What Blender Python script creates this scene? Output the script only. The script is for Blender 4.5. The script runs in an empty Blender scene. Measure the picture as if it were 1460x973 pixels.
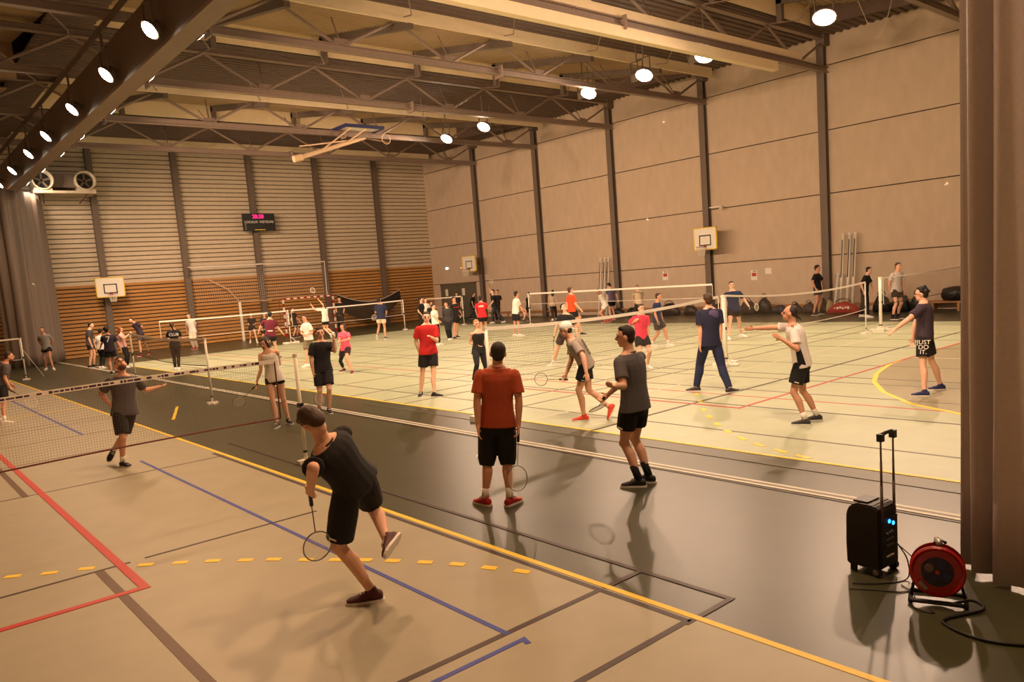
import bpy, bmesh, math, random
from math import sin, cos, pi, sqrt, radians
from mathutils import Vector, Matrix
random.seed(7)
S = bpy.context.scene
COL = S.collection

# ---------------------------------------------------------------- camera
cam_data = bpy.data.cameras.new('camera')
cam = bpy.data.objects.new('camera', cam_data)
COL.objects.link(cam)
S.camera = cam
YAW, PITCH, ROLL, FPX, CY = radians(49.97315236), radians(6.74024211), radians(-4.40592161), 1093.799, 525.535
fw = Vector((cos(PITCH)*cos(YAW), cos(PITCH)*sin(YAW), -sin(PITCH)))
rt = fw.cross(Vector((0, 0, 1))).normalized()
up = rt.cross(fw)
rt, up = cos(ROLL)*rt + sin(ROLL)*up, -sin(ROLL)*rt + cos(ROLL)*up
cam.matrix_world = Matrix(((rt.x, up.x, -fw.x, 0), (rt.y, up.y, -fw.y, 0), (rt.z, up.z, -fw.z, 2.35), (0, 0, 0, 1)))
cam_data.sensor_width = 36
cam_data.lens = FPX/1460*36
cam_data.shift_y = (CY-486.5)/1460
cam_data.clip_end = 200

# ---------------------------------------------------------------- world, exposure
W = bpy.data.worlds.new('World'); S.world = W; W.use_nodes = True
W.node_tree.nodes['Background'].inputs[0].default_value = (1.0, .72, .45, 1)
W.node_tree.nodes['Background'].inputs[1].default_value = .04
S.view_settings.view_transform = 'Standard'
S.view_settings.look = 'None'
S.view_settings.gamma = 1
S.view_settings.exposure = 0
WARM_LEFT = (1.0, .55, .28)
WARM_RIGHT = (1.0, .65, .43)
POWER_LEFT, POWER_RIGHT, POWER_FAR = 1030, 2150, 1150

# ---------------------------------------------------------------- helpers
def lin(c):
    return tuple((v/12.92 if v <= .04045 else ((v+.055)/1.055)**2.4) for v in c)
MATS = {}
def mat(name, col, rough=.6, metal=0, bump=0, scale=40, var=.12, emit=0, alpha=1, stretch=None, coat=0):
    if name in MATS: return MATS[name]
    m = bpy.data.materials.new(name); m.use_nodes = True
    nt = m.node_tree; b = nt.nodes['Principled BSDF']
    b.inputs['Roughness'].default_value = rough
    b.inputs['Metallic'].default_value = metal
    if coat: b.inputs['Coat Weight'].default_value = coat
    c = (*col, 1)
    b.inputs['Base Color'].default_value = c
    if var or bump:
        tc = nt.nodes.new('ShaderNodeTexCoord'); mp = nt.nodes.new('ShaderNodeMapping')
        nz = nt.nodes.new('ShaderNodeTexNoise'); nz.inputs['Scale'].default_value = scale; nz.inputs['Detail'].default_value = 4
        nt.links.new(tc.outputs['Object'], mp.inputs['Vector']); nt.links.new(mp.outputs['Vector'], nz.inputs['Vector'])
        if stretch: mp.inputs['Scale'].default_value = stretch
        if var:
            rp = nt.nodes.new('ShaderNodeMapRange')
            rp.inputs['From Min'].default_value = .25; rp.inputs['From Max'].default_value = .75
            rp.inputs['To Min'].default_value = 1-var; rp.inputs['To Max'].default_value = 1+var
            nt.links.new(nz.outputs['Fac'], rp.inputs['Value'])
            mx = nt.nodes.new('ShaderNodeVectorMath'); mx.operation = 'SCALE'
            mx.inputs[0].default_value = col
            nt.links.new(rp.outputs['Result'], mx.inputs['Scale'])
            nt.links.new(mx.outputs['Vector'], b.inputs['Base Color'])
        if bump:
            bp = nt.nodes.new('ShaderNodeBump'); bp.inputs['Strength'].default_value = bump; bp.inputs['Distance'].default_value = .02
            nt.links.new(nz.outputs['Fac'], bp.inputs['Height']); nt.links.new(bp.outputs['Normal'], b.inputs['Normal'])
    if emit:
        b.inputs['Emission Color'].default_value = c; b.inputs['Emission Strength'].default_value = emit
    MATS[name] = m
    return m

class MB:
    def __init__(s): s.v = []; s.f = []
    def box(s, a, b, M=None):
        n = len(s.v)
        x0, y0, z0 = a; x1, y1, z1 = b
        P = [(x0,y0,z0),(x1,y0,z0),(x1,y1,z0),(x0,y1,z0),(x0,y0,z1),(x1,y0,z1),(x1,y1,z1),(x0,y1,z1)]
        if M: P = [tuple(M @ Vector(p)) for p in P]
        s.v += P
        s.f += [(n,n+3,n+2,n+1),(n+4,n+5,n+6,n+7),(n,n+1,n+5,n+4),(n+1,n+2,n+6,n+5),(n+2,n+3,n+7,n+6),(n+3,n,n+4,n+7)]
        return s
    def quad(s, *P):
        n = len(s.v); s.v += [tuple(p) for p in P]; s.f.append(tuple(range(n, n+len(P)))); return s
    def prism(s, poly, a, b):
        # poly: 2D (u,w) outline; a, b: functions placing it at both ends
        n = len(s.v); k = len(poly)
        s.v += [tuple(a(p)) for p in poly]+[tuple(b(p)) for p in poly]
        s.f.append(tuple(range(n, n+k))[::-1]); s.f.append(tuple(range(n+k, n+2*k)))
        for i in range(k):
            j = (i+1) % k; s.f.append((n+i, n+j, n+k+j, n+k+i))
        return s
    def loft(s, rings, cap=True):
        # rings: list of (centre, u, v) with u, v the half axes
        n = len(s.v); K = s.K
        for c, u, v in rings:
            c = Vector(c); u = Vector(u); v = Vector(v)
            for i in range(K):
                a = 2*pi*i/K
                s.v.append(tuple(c+u*cos(a)+v*sin(a)))
        for r in range(len(rings)-1):
            for i in range(K):
                j = (i+1) % K
                s.f.append((n+r*K+i, n+r*K+j, n+(r+1)*K+j, n+(r+1)*K+i))
        if cap:
            s.f.append(tuple(n+i for i in range(K))[::-1]); s.f.append(tuple(n+(len(rings)-1)*K+i for i in range(K)))
        return s
    K = 10
    def tube(s, pts, r, K=8, closed=False):
        pts = [Vector(p) for p in pts]; old = s.K; s.K = K; rings = []
        rr = r if isinstance(r, (list, tuple)) else [r]*len(pts)
        u = None
        for i, p in enumerate(pts):
            if closed: d = pts[(i+1) % len(pts)]-pts[i-1]
            else: d = pts[min(i+1, len(pts)-1)]-pts[max(i-1, 0)]
            d.normalize()
            if u is None:
                u = d.orthogonal().normalized()
            else:
                u = (u-d*u.dot(d)).normalized()
            rings.append((p, u*rr[i], d.cross(u)*rr[i]))
        if closed:
            n = len(s.v); s.loft(rings, cap=False); L = len(rings)
            for i in range(K):
                j = (i+1) % K; s.f.append((n+(L-1)*K+i, n+(L-1)*K+j, n+j, n+i))
        else: s.loft(rings)
        s.K = old
        return s
    def ell(s, c, u, v, w, seg=12, rg=8):
        # closed ellipsoid with half axes u, v, w (w = polar)
        c = Vector(c); u = Vector(u); v = Vector(v); w = Vector(w); rings = []
        old = s.K; s.K = seg
        for i in range(rg+1):
            t = pi*(i+.0)/rg; t = min(max(t, .12), pi-.12)
            rings.append((c-w*cos(t), u*sin(t), v*sin(t)))
        s.loft(rings); s.K = old
        return s
    def mesh(s, name):
        me = bpy.data.meshes.new(name); me.from_pydata([tuple(p) for p in s.v], [], s.f); me.update(); return me
    def build(s, name, m, parent=None, smooth=False, **props):
        return link(name, s.mesh(name), m, parent, smooth, **props)

def link(name, me, m, parent=None, smooth=False, loc=None, rotz=0, **props):
    o = bpy.data.objects.new(name, me)
    if me and m and not me.materials: me.materials.append(m)
    if smooth and me: me.polygons.foreach_set('use_smooth', [True]*len(me.polygons))
    COL.objects.link(o)
    if parent: o.parent = parent
    if loc is not None: o.location = loc
    if rotz: o.rotation_euler.z = rotz
    for k, v in props.items(): o[k] = v
    return o
def thing(name, label, cat, loc=(0, 0, 0), rotz=0, group=None):
    o = link(name, None, None, None, loc=loc, rotz=rotz, label=label, category=cat)
    if group: o['group'] = group
    return o
def copy_thing(o, loc, rotz, label, parent=None):
    kids = [c for c in COL.objects if c.parent == o]
    n = o.copy(); COL.objects.link(n)
    if parent: n.parent = parent
    else: n.location = loc; n.rotation_euler.z = rotz; n['label'] = label
    for c in kids: copy_thing(c, None, 0, None, n)
    return n
def struct(name, mb, m, parent=None, smooth=False):
    o = mb.build(name, m, parent, smooth)
    if not parent: o['kind'] = 'structure'
    return o

# ---------------------------------------------------------------- materials
M_floor = mat('dark_green_floor', lin((.255,.262,.18)), .36, 0, .03, 3, .10)
M_court = mat('pale_court_floor', lin((.67,.70,.57)), .40, 0, .03, 3, .06)
M_courtL = mat('beige_court_floor', lin((.62,.60,.51)), .45, 0, .03, 3, .06)
M_concrete = mat('concrete_panel', lin((.77,.69,.595)), .85, 0, .10, 3, .07, stretch=(1, 1, .45))
M_joint = mat('joint_dark', lin((.30,.25,.2)), .9)  # dark wall base that shows in the gaps between panels and battens
M_column = mat('brown_steel', lin((.43,.375,.325)), .6, 0, 0, 6, .06)
M_truss = mat('truss_steel', lin((.55,.475,.42)), .5, .1, 0, 6, .08)
M_deck = mat('dark_roof_deck', lin((.40,.33,.29)), .7, 0, 0, 4, .1)
M_panel = mat('tan_roof_panel', lin((.70,.60,.46)), .6, 0, 0, 4, .06)
M_fascia = mat('tan_fascia', lin((.95,.87,.72)), .6, 0, 0, 4, .04)
M_rib = mat('ribbed_cladding', lin((.80,.74,.64)), .6, 0, 0, 4, .05)
M_wood = mat('wood_batten', lin((.74,.54,.29)), .55, 0, .1, 10, .22, stretch=(.3, 6, 6))
M_white = mat('white_paint', lin((.92,.90,.84)), .45, 0, 0, 20, .04)
M_black = mat('black_plastic', (.012,.011,.011), .45, 0, 0, 20, .1)
M_yellow = mat('yellow_line', lin((.93,.80,.22)), .5, 0, 0, 30, .06)
M_whiteline = mat('white_line', lin((.80,.78,.70)), .5, 0, 0, 30, .06)
M_blackline = mat('black_line', lin((.22,.16,.13)), .5, 0, 0, 30, .1)
M_brownline = mat('brown_line', lin((.36,.27,.20)), .5, 0, 0, 30, .1)
M_thinline = mat('thin_dark_line', lin((.36,.33,.25)), .5, 0, 0, 30, .1)
M_redline = mat('red_line', lin((.72,.20,.16)), .5, 0, 0, 30, .08)
M_blueline = mat('blue_line', lin((.17,.24,.62)), .5, 0, 0, 30, .08)
M_curtain = mat('curtain_fabric', lin((.74,.69,.66)), .5, 0, .05, 30, .05)
M_glow = mat('lamp_glow', (1.0, .86, .66), .5, 0, 0, 1, 0, emit=60)
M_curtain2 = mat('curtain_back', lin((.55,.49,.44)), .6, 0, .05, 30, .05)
M_curtain3 = mat('curtain_front', lin((.86,.82,.82)), .5, 0, .05, 30, .05)
M_metal = mat('steel_tube', lin((.62,.60,.56)), .35, .8, 0, 20, .06)

# ---------------------------------------------------------------- the hall
XR, YB, XL, YF, ZD = 30.0, 43.3, -14.0, -6.0, 10.72
floor = struct('floor', MB().box((XL, YF, -.25), (XR+.4, YB+.4, 0)), M_floor)
MB().box((8.05, YF, 0), (25.3, 35.0, .003)).build('court_surface', M_court, floor)
MB().box((XL, YF, 0), (3.97, 34.0, .003)).build('court_surface', M_courtL, floor)
def strip(pts, w, m, name, z=.006, ends=0):
    mb = MB(); pts = [Vector((x, y, 0)) for x, y in pts]
    n = len(pts); L = []; R = []
    for i, p in enumerate(pts):
        a = (pts[i]-pts[i-1]).normalized() if i else (pts[1]-pts[0]).normalized()
        b = (pts[i+1]-pts[i]).normalized() if i < n-1 else a
        d = (a+b).normalized(); q = Vector((-d.y, d.x, 0))*(w/2)/max(.3, d.dot(a))
        L.append(p+q); R.append(p-q)
    k = len(mb.v)
    for p in L+R: mb.v.append((p.x, p.y, z))
    for p in L+R: mb.v.append((p.x, p.y, .0005))
    for i in range(n-1):
        mb.f.append((k+n+i, k+n+i+1, k+i+1, k+i))
        mb.f.append((k+i, k+i+1, k+2*n+i+1, k+2*n+i)); mb.f.append((k+n+i+1, k+n+i, k+3*n+i, k+3*n+i+1))
    mb.f.append((k, k+2*n, k+3*n, k+n)); mb.f.append((k+n-1, k+2*n-1, k+4*n-1, k+3*n-1))
    return mb.build(name, m, floor)
# long lines along the hall
strip([(3.985, YF), (3.985, 33.9)], .055, M_yellow, 'yellow_line')
strip([(8.07, YF), (8.07, 35)], .055, M_yellow, 'yellow_line')
strip([(7.03, YF), (7.03, 43)], .05, M_whiteline, 'white_line')
strip([(6.93, YF), (6.93, 43)], .05, M_whiteline, 'white_line')
strip([(6.98, YF), (6.98, 43)], .05, M_thinline, 'grey_line', .005)
strip([(6.86, YF), (6.86, 43)], .03, M_blackline, 'black_line', .005)
strip([(3.91, 3.03), (3.91, 12)], .05, M_blackline, 'black_line', .005)
strip([(4.38, 12.6), (4.38, 3.03), (3.86, 3.03)], .045, M_blackline, 'black_line', .005)
strip([(7.70, 2.5), (7.70, 14)], .04, M_thinline, 'black_line')
strip([(3.0, 3.82), (3.0, 12.55)], .04, M_blueline, 'blue_line')
strip([(3.0, 3.62), (3.02, 3.69), (-6, 3.69)], .04, M_blueline, 'blue_line')
strip([(2.97, 16.4), (2.97, 33)], .05, M_blueline, 'blue_line')
strip([(1.535, 20), (1.535, 6.83), (-6, 6.83)], .075, M_redline, 'red_line', .008)
strip([(1.355, 20), (1.355, 11.6)], .075, M_brownline, 'brown_line', .005)
strip([(1.355, 7.6), (1.355, -4)], .075, M_brownline, 'brown_line', .005)
strip([(-6, 7.63), (1.62, 7.63)], .035, M_blackline, 'black_line')
strip([(1.75, 7.64), (3.5, 7.64)], .035, M_blackline, 'black_line')
strip([(-6, 3.84), (3.9, 3.84)], .05, M_blackline, 'black_line', .0055)
strip([(3.95, 3.84), (4.36, 3.84)], .045, M_blackline, 'black_line', .0055)
strip([(3.9, 3.05), (-6, 3.05)], .05, M_blackline, 'black_line', .0055)
strip([(-6, 11.65), (3.96, 11.65)], .035, M_blackline, 'black_line', .0045)
for y in (14.2, 16.35, 18.2, 18.7):
    strip([(-6, y), (3.9, y)], .035, M_thinline, 'dark_line', .0045)
strip([(-6, 21.08), (3.92, 21.08)], .045, M_yellow, 'yellow_line', .007)
strip([(4.62, 16.35), (5.3, 18.3)], .06, M_yellow, 'yellow_line', .007)
# dashed free-throw arcs
DASH = [(.50,8.33),(.76,8.17),(1.02,7.97),(1.29,7.80),(1.70,7.43),(1.94,7.21),(2.16,7.00),(2.37,6.76),(2.55,6.56),(2.74,6.30),(2.92,6.07),(3.08,5.86),(3.23,5.64),(3.39,5.38),(3.54,5.12),(3.66,4.84),(3.78,4.57),(3.86,4.30)]
for i in range(1, len(DASH)-1):
    a = Vector(DASH[i-1]); b = Vector(DASH[i]); c = Vector(DASH[i+1]); d = (c-a).normalized()*.068
    strip([(b.x-d.x, b.y-d.y), (b.x+d.x, b.y+d.y)], .07, M_yellow, 'yellow_dash', .007)
D2 = [(11.7,8.75),(11.31,8.36),(10.74,7.87),(10.14,7.37),(9.70,6.95),(9.30,6.53),(8.96,6.12),(8.68,5.72),(8.47,5.34),(8.32,4.95),(8.2,4.59),(8.12,4.3)]
for i in range(1, len(D2)-1):
    a = Vector(D2[i-1]); b = Vector(D2[i]); c = Vector(D2[i+1]); d = (c-a).normalized()*.11
    strip([(b.x-d.x, b.y-d.y), (b.x+d.x, b.y+d.y)], .075, M_yellow, 'yellow_dash', .007)
# right court lines
arc = [(16.6,6.98),(15.87,6.92),(14.62,6.62),(13.66,6.24),(12.69,5.64),(11.85,4.85),(11.38,3.97),(11.2,2.9),(11.3,1.5)]
strip(arc, .08, M_yellow, 'yellow_arc', .007)
MB().prism(arc+[(25.3, 1.5), (25.3, 6.98)], lambda p: Vector((p[0], p[1], .0005)), lambda p: Vector((p[0], p[1], .0042))).build('goal_area', mat('goal_area_floor', lin((.58,.55,.42)), .4, 0, .03, 3, .06), floor)
strip([(10.5, 12.5), (10.5, 6.95), (25, 6.97)], .05, M_redline, 'red_line', .008)
strip([(8.05, 7.87), (25, 7.83)], .05, M_blackline, 'black_line', .0075)
for x, m in ((9.0, M_thinline), (10.72, M_blackline), (11.5, M_redline), (12.1, M_thinline), (13.4, M_thinline), (14.0, M_blackline), (15.6, M_thinline), (17.0, M_whiteline), (18.6, M_blackline), (20.3, M_thinline), (21.7, M_blackline), (22.2, M_whiteline), (23.6, M_whiteline), (24.3, M_thinline)):
    strip([(x, 2.5), (x, 34.9)], .045, m, 'court_line', .005)
for y, m in ((9.35, M_whiteline), (10.5, M_thinline), (11.3, M_blackline), (13.1, M_thinline), (13.9, M_blackline), (15.3, M_blackline), (17.4, M_thinline), (19.8, M_thinline), (21.9, M_blackline), (24, M_thinline), (26.5, M_thinline), (29, M_whiteline), (31.5, M_thinline)):
    strip([(8.1, y), (25.2, y)], .045, m, 'court_line', .0055)

# right wall: concrete panels between steel columns
wall_r = struct('wall_right', MB().box((XR, YF, 0), (XR+.4, YB+.4, 11.9)), M_joint)
CY_ = [43.3-5.58*k for k in range(0, 10)]
zs = [0, 2.26, 4.70, 7.15, 9.60, 11.8]
pm = {}
for k in range(len(CY_)-1):
    y1, y0 = CY_[k], CY_[k+1]
    for r in range(5):
        key = r
        if k == 0 and r == 0: continue
        if key not in pm:
            w, h = y1-y0-.04, zs[r+1]-zs[r]-.035
            mb = MB(); mb.box((-.06, 0, 0), (0, w, h)); me = mb.mesh('panel')
            bm = bmesh.new(); bm.from_mesh(me); bmesh.ops.bevel(bm, geom=bm.edges[:], offset=.012, segments=1, affect='EDGES'); bm.to_mesh(me); bm.free()
            pm[key] = me
        link('panel', pm[key], M_concrete, wall_r, loc=(XR, y0+.02, zs[r]+.017))
# panel row around the double door
MB().box((XR-.06, 37.74, .017), (XR, 38.55, 2.24)).build('panel', M_concrete, wall_r)
MB().box((XR-.06, 42.33, .017), (XR, 43.28, 2.24)).build('panel', M_concrete, wall_r)
for y in CY_[1:]:
    mb = MB()
    mb.box((XR-.30, y-.15, 0), (XR-.27, y+.15, 11)).box((XR-.27, y-.03, 0), (XR-.06, y+.03, 11)).box((XR-.08, y-.15, 0), (XR-.055, y+.15, 11))
    mb.box((XR-.34, y-.2, 0), (XR-.06, y+.2, .03))
    mb.build('column', M_column, wall_r)
# baseboard rail / bench along the right wall
bench = MB(); bench.box((XR-.16, -2, .24), (XR-.07, 37.4, .34))
for i in range(20): bench.box((XR-.15, -1.5+i*1.95, .0), (XR-.08, -1.42+i*1.95, .24))
struct('trim_1', bench, mat('wood_rail', lin((.66,.47,.28)), .5, 0, .05, 8, .15))

# double door
door = link('door_1', MB().box((XR-.03, 38.55, .0), (XR+.0, 42.33, 2.22)).mesh('door_1'), mat('door_backing', lin((.2,.18,.16)), .6), kind='structure')  # dark backing plate behind the two leaves
M_door = mat('door_grey_green', lin((.37,.36,.30)), .5, 0, 0, 6, .05)
for y0 in (38.62, 40.46):
    leaf = MB().box((XR-.09, y0, .02), (XR-.03, y0+1.8, 2.16)).build('door_leaf', M_door, door)
    MB().box((XR-.14, y0+.3, 1.0), (XR-.09, y0+1.5, 1.06)).build('push_bar', M_metal, leaf)
    MB().box((XR-.095, y0+1.1, 1.45), (XR-.088, y0+1.4, 1.9)).build('notice', M_white, leaf)
MB().box((XR-.1, 38.50, 0), (XR, 38.6, 2.28)).box((XR-.1, 42.28, 0), (XR, 42.38, 2.28)).box((XR-.1, 38.5, 2.18), (XR, 42.38, 2.28)).build('door_frame', M_column, door)

# back wall: ribbed cladding above, wooden battens below, columns
wall_b = struct('wall_back', MB().box((XL, YB, 0), (XR+.4, YB+.4, 11.9)), M_joint)
BX = [30-.02]+[26.05-4.07*k for k in range(0, 10)]
for k in range(len(BX)-1):
    x1, x0 = BX[k], BX[k+1]
    mb = MB(); z = 3.56
    while z < 11.0:
        mb.prism([(0, 0), (-.05, .02), (-.05, .19), (0, .21)], lambda p, x0=x0, z=z: Vector((x0, YB+p[0]-.01, z+p[1])), lambda p, x1=x1, z=z: Vector((x1, YB+p[0]-.01, z+p[1])))
        z += .235
    mb.build('ribbed_cladding', M_rib, wall_b, kind='stuff')
    mb = MB(); z = .03
    while z < 3.45:
        mb.box((x0, YB-.07, z), (x1, YB-.005, z+.135)); z += .19
    mb.build('wood_battens', M_wood, wall_b, kind='stuff')
    MB().box((x0, YB-.09, 3.49), (x1, YB, 3.56)).build('trim_strip', M_wood, wall_b)
for x in BX[1:]:
    MB().box((x-.14, YB-.34, 0), (x+.14, YB-.31, 10.7)).box((x-.03, YB-.31, 0), (x+.03, YB-.05, 10.7)).box((x-.14, YB-.1, 0), (x+.14, YB-.07, 10.7)).build('column', M_column, wall_b)
struct('wall_left', MB().box((XL-.4, YF, 0), (XL, YB+.4, 11.9)), M_concrete)
struct('wall_front', MB().box((XL-.4, YF-.4, 0), (XR+.4, YF, 11.9)), M_concrete)

# ---------------------------------------------------------------- roof
ceil = struct('ceiling', MB().box((XL-.4, YF-.4, 12.0), (XR+.4, YB+.4, 12.2)), M_deck)
def rib_sheet(x0, x1, y0, z0, y1, z1, pitch=.25, h=.035, th=.03):
    # corrugated sheet, ribs running along X, seen from below
    mb = MB(); L = math.hypot(y1-y0, z1-z0); n = max(1, int(L/pitch))
    ty, tz = (y1-y0)/L, (z1-z0)/L; ny, nz = tz, -ty
    if nz > 0: ny, nz = -ny, -nz
    P = []
    for i in range(n):
        a = i*L/n; p = L/n
        P += [(a, 0), (a+p*.55, 0), (a+p*.62, -h), (a+p*.93, -h)]
    P.append((L, 0))
    bot = [(y0+ty*a+ny*-b*-1, z0+tz*a+nz*-b) for a, b in P]
    k = len(bot)
    for x in (x0, x1):
        mb.v += [(x, y, z) for y, z in bot]+[(x, y-ny*th, z-nz*th) for y, z in bot]
    for i in range(k-1):
        mb.f.append((i, i+1, 2*k+i+1, 2*k+i)); mb.f.append((k+i+1, k+i, 3*k+i, 3*k+i+1))
    return mb
SHED = [(20.2, 25.9), (31.0, 37.1), (41.9, 44.5), (9.3, 15.0), (-2, 3.9)]
X0, X1 = 6.5, 28.3
prev = None
order = sorted(SHED)
for (a, b) in order:
    # fascia hanging at the start of the shed, sloping panel, end drop
    MB().box((X0, a-.04, 10.27), (X1+1.2, a+.04, ZD+.05)).build('fascia', M_fascia, ceil)
    if a > 40: continue
    zt = 11.45
    rib_sheet(X0, X1, a+.05, 10.36, b, zt).build('roof_panel', M_panel, ceil)
    MB().box((X0, b, 10.75), (X1, b+.06, zt+.1)).build('shed_riser', M_fascia, ceil)
    for i in range(6):
        x = 25.9-4*i+.1
        if x < X0: continue
        mb = MB(); w = .09
        mb.prism([(a, 10.36), (b-.02, zt-.02), (b-.02, zt-.3), (a, 10.36-.26)], lambda p, x=x: Vector((x-w, p[0], p[1])), lambda p, x=x: Vector((x+w, p[0], p[1])))
        mb.box((x-w, b-.22, 10.5), (x+w, b-.02, zt-.1))
        mb.build('rafter', M_column, ceil)
    MB().quad((X1, a, 10.3), (X1, b, 10.7), (X1, b, zt), (X1, a, 10.75)).quad((X1+.05, a, 10.3), (X1+.05, a, 10.75), (X1+.05, b, zt), (X1+.05, b, 10.7)).build('shed_cheek', M_deck, ceil)
decks = [(YF, order[0][0])]+[(order[i][1], order[i+1][0]) for i in range(len(order)-1)]
for a, b in decks:
    rib_sheet(X0, XR, a, ZD, b, ZD, .3, .05).build('roof_deck', M_deck, ceil)
for (a, b) in order: rib_sheet(X1, XR, a, ZD, min(b, YB), ZD, .3, .05).build('roof_deck', M_deck, ceil)
# eaves strip at the right wall
for y in (17.6,):
    MB().box((X0, y-.03, 10.38), (29.4, y+.03, ZD)).build('fascia', M_fascia, ceil)
# left hall roof
for (a, b) in [(4, 12.5), (14, 21.5), (22.5, 31), (33, 41)]:
    rib_sheet(XL, 5.2, a, 10.45, b, 11.5).build('roof_panel', M_panel, ceil)
    MB().box((XL, b, 10.3), (5.2, b+.06, 11.6)).build('shed_riser', M_panel, ceil)
    rib_sheet(XL, 5.2, b, ZD, b+2.2, ZD).build('roof_deck', M_deck, ceil)
rib_sheet(5.2, 6.5, YF, ZD, YB, ZD, .3, .05).build('roof_deck', M_deck, ceil)
for x in (3.6, -.4, -4.4):
    MB().box((x-.12, 0, 10.0), (x+.12, YB, 10.5)).build('rafter', M_column, ceil)

# trusses across the hall
def ibeam(mb, x0, x1, y, z0, z1, w=.2, t=.025):
    mb.box((x0, y-w/2, z0), (x1, y+w/2, z0+t)).box((x0, y-w/2, z1-t), (x1, y+w/2, z1)).box((x0, y-t/2, z0+t), (x1, y+t/2, z1-t))
    return mb
TR = [('first roof truss from the camera over the right wall top', 9.68), ('roof truss with a pale deep rail beam under its bottom chord', 15.25), ('roof truss in front of the first tan sloping roof panel', 20.84), ('middle roof truss with a pale fascia strip right above its chord', 26.4), ('roof truss carrying the folded basketball hoop', 32.0), ('farthest roof truss just before the ribbed back wall', 37.5)]
for label, y in TR:
    t = thing('roof_truss', 'brown steel '+label, 'truss', (0, y, 9.3), 0, 'roof trusses across the hall')
    ibeam(MB(), XL+.1, XR-.05, 0, 0, .22).build('bottom_chord', M_truss, t)
    ibeam(MB(), XL+.1, XR-.05, 0, 1.2, 1.4, .22).build('top_chord', M_truss, t)
    for i in range(11):
        xb = 27.83-3.98*i; xt0, xt1 = xb+1.99, xb-1.99
        MB().tube([(xb+.06, 0, .2), (min(xt0, 29.85), 0, 1.22)], .05, 6).build('brace', M_truss, t)
        if xt1 > XL:
            MB().tube([(xb-.06, .06, .2), (xt1, .06, 1.22)], .05, 6).build('brace', M_truss, t)
        MB().box((xb-.22, -.02, .18), (xb+.22, .02, .4)).build('gusset', M_truss, t)
        MB().tube([(xb, 0, .15), (xb+.3, 1.0, 1.4)], .025, 5).build('stay', M_truss, t)
        MB().tube([(xt1, 0, 1.25), (xt1-.3, -1.3, .95), (xt1-1.4, -2.7, 1.35)], .02, 4).build('tie_rod', M_truss, t)
    for xs in (17.93, 8.0):
        MB().box((xs-.03, -.2, -.1), (xs+.03, .2, .3)).build('splice_plate', M_truss, t)
    MB().box((XR-.5, -.15, 1.0), (XR-.06, .15, 1.45)).build('bracket', M_column, t)
    if abs(y-15.25) < .1:
        MB().box((-2, -.12, -.33), (26.2, .12, -.02)).build('rail_beam', M_fascia, t)
        MB().box((-2, -.05, .26), (28, -.02, .5)).build('web_strip', M_fascia, t)

# curtain box along the hall
cb = thing('curtain_track_beam', 'long dark brown boxed beam running down the hall above the dividing curtain', 'beam', (0, 0, 0))
MB().box((5.86, YF+.1, 7.92), (6.32, YB-.4, 8.0)).build('bottom_plate', M_truss, cb)
MB().box((5.86, YF+.1, 8.0), (5.92, YB-.4, 9.15)).build('side_plate', M_column, cb)
MB().box((6.26, YF+.1, 8.0), (6.32, YB-.4, 8.55)).build('side_plate', M_column, cb)
for y in [9.68+5.57*k for k in range(-2, 7)]:
    MB().box((5.98, y-.06, 8.3), (6.2, y+.06, 9.3)).build('hanger', M_column, cb)

for x, w in ((5.55, 'left'), (6.62, 'right')): MB().box((x-.05, YF+.1, 9.2), (x+.05, YB-.5, 9.29)).build('lamp_rail', M_column, None, label='thin dark lamp rail carrying the floodlights %s of the long beam' % w, category='rail')
# floodlights
def flood(x, y, z, side, label, power, col, tilt=35, on=True, group=None, spread=150, yaw=0, hang=0, big=1):
    if not hang:
        top = next((10.36+(y-a-.05)/(b-a-.05)*1.09-.05 for a, b in SHED if a < y < b), 10.655)
        hang = top-z
    t = thing('floodlight', label, 'floodlight', (x, y, z), 0, group)
    R = Matrix.Rotation(radians(90-tilt)*(-1 if side < 0 else 1)*-1, 4, 'Y')
    R = Matrix.Rotation(radians(yaw)*(1 if side > 0 else -1), 4, 'Z') @ R
    # local -Z is the beam; housing is an octagonal can with a lens
    mb = MB(); mb.K = 14
    mb.loft([((0,0,.26), (.07,0,0), (0,.10,0)), ((0,0,.22), (.13,0,0), (0,.17,0)), ((0,0,.05), (.20*big,0,0), (0,.26*big,0)), ((0,0,0), (.22*big,0,0), (0,.28*big,0))])
    h = mb.build('housing', M_column, t); h.matrix_local = R
    mb = MB(); mb.K = 18
    mb.loft([((0,0,-.005), (.19*big,0,0), (0,.25*big,0)), ((0,0,-.02), (.17*big,0,0), (0,.23*big,0))])
    g = mb.build('lens', M_glow if on else M_white, t); g.matrix_local = R
    br = MB().box((-.02, -.3, .1), (.02, -.27, .62)).box((-.02, .27, .1), (.02, .3, .62)).box((-.02, -.3, .6), (.02, .3, .64)).build('bracket', M_column, t)
    if on:
        ld = bpy.data.lights.new('flood_beam', 'SPOT'); ld.energy = power; ld.color = col; ld.spot_size = radians(spread); ld.spot_blend = .6; ld.shadow_soft_size = .16
        lo = bpy.data.objects.new('flood_beam', ld); COL.objects.link(lo); lo.parent = t
        lo.matrix_local = R @ Matrix.Translation((0, 0, -.08))
    MB().tube([(0, 0, .6), (0, 0, hang)], .03, 6).build('drop_rod', M_column, t) if hang else None
    return t
yl = [2, 5.9, 9.9, 13.8, 17.7, 21.5, 25.5, 29.6, 33.0, 36.9, 40.7]
ordn = ['nearest', 'second', 'third', 'fourth', 'fifth', 'sixth', 'farthest']
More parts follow.
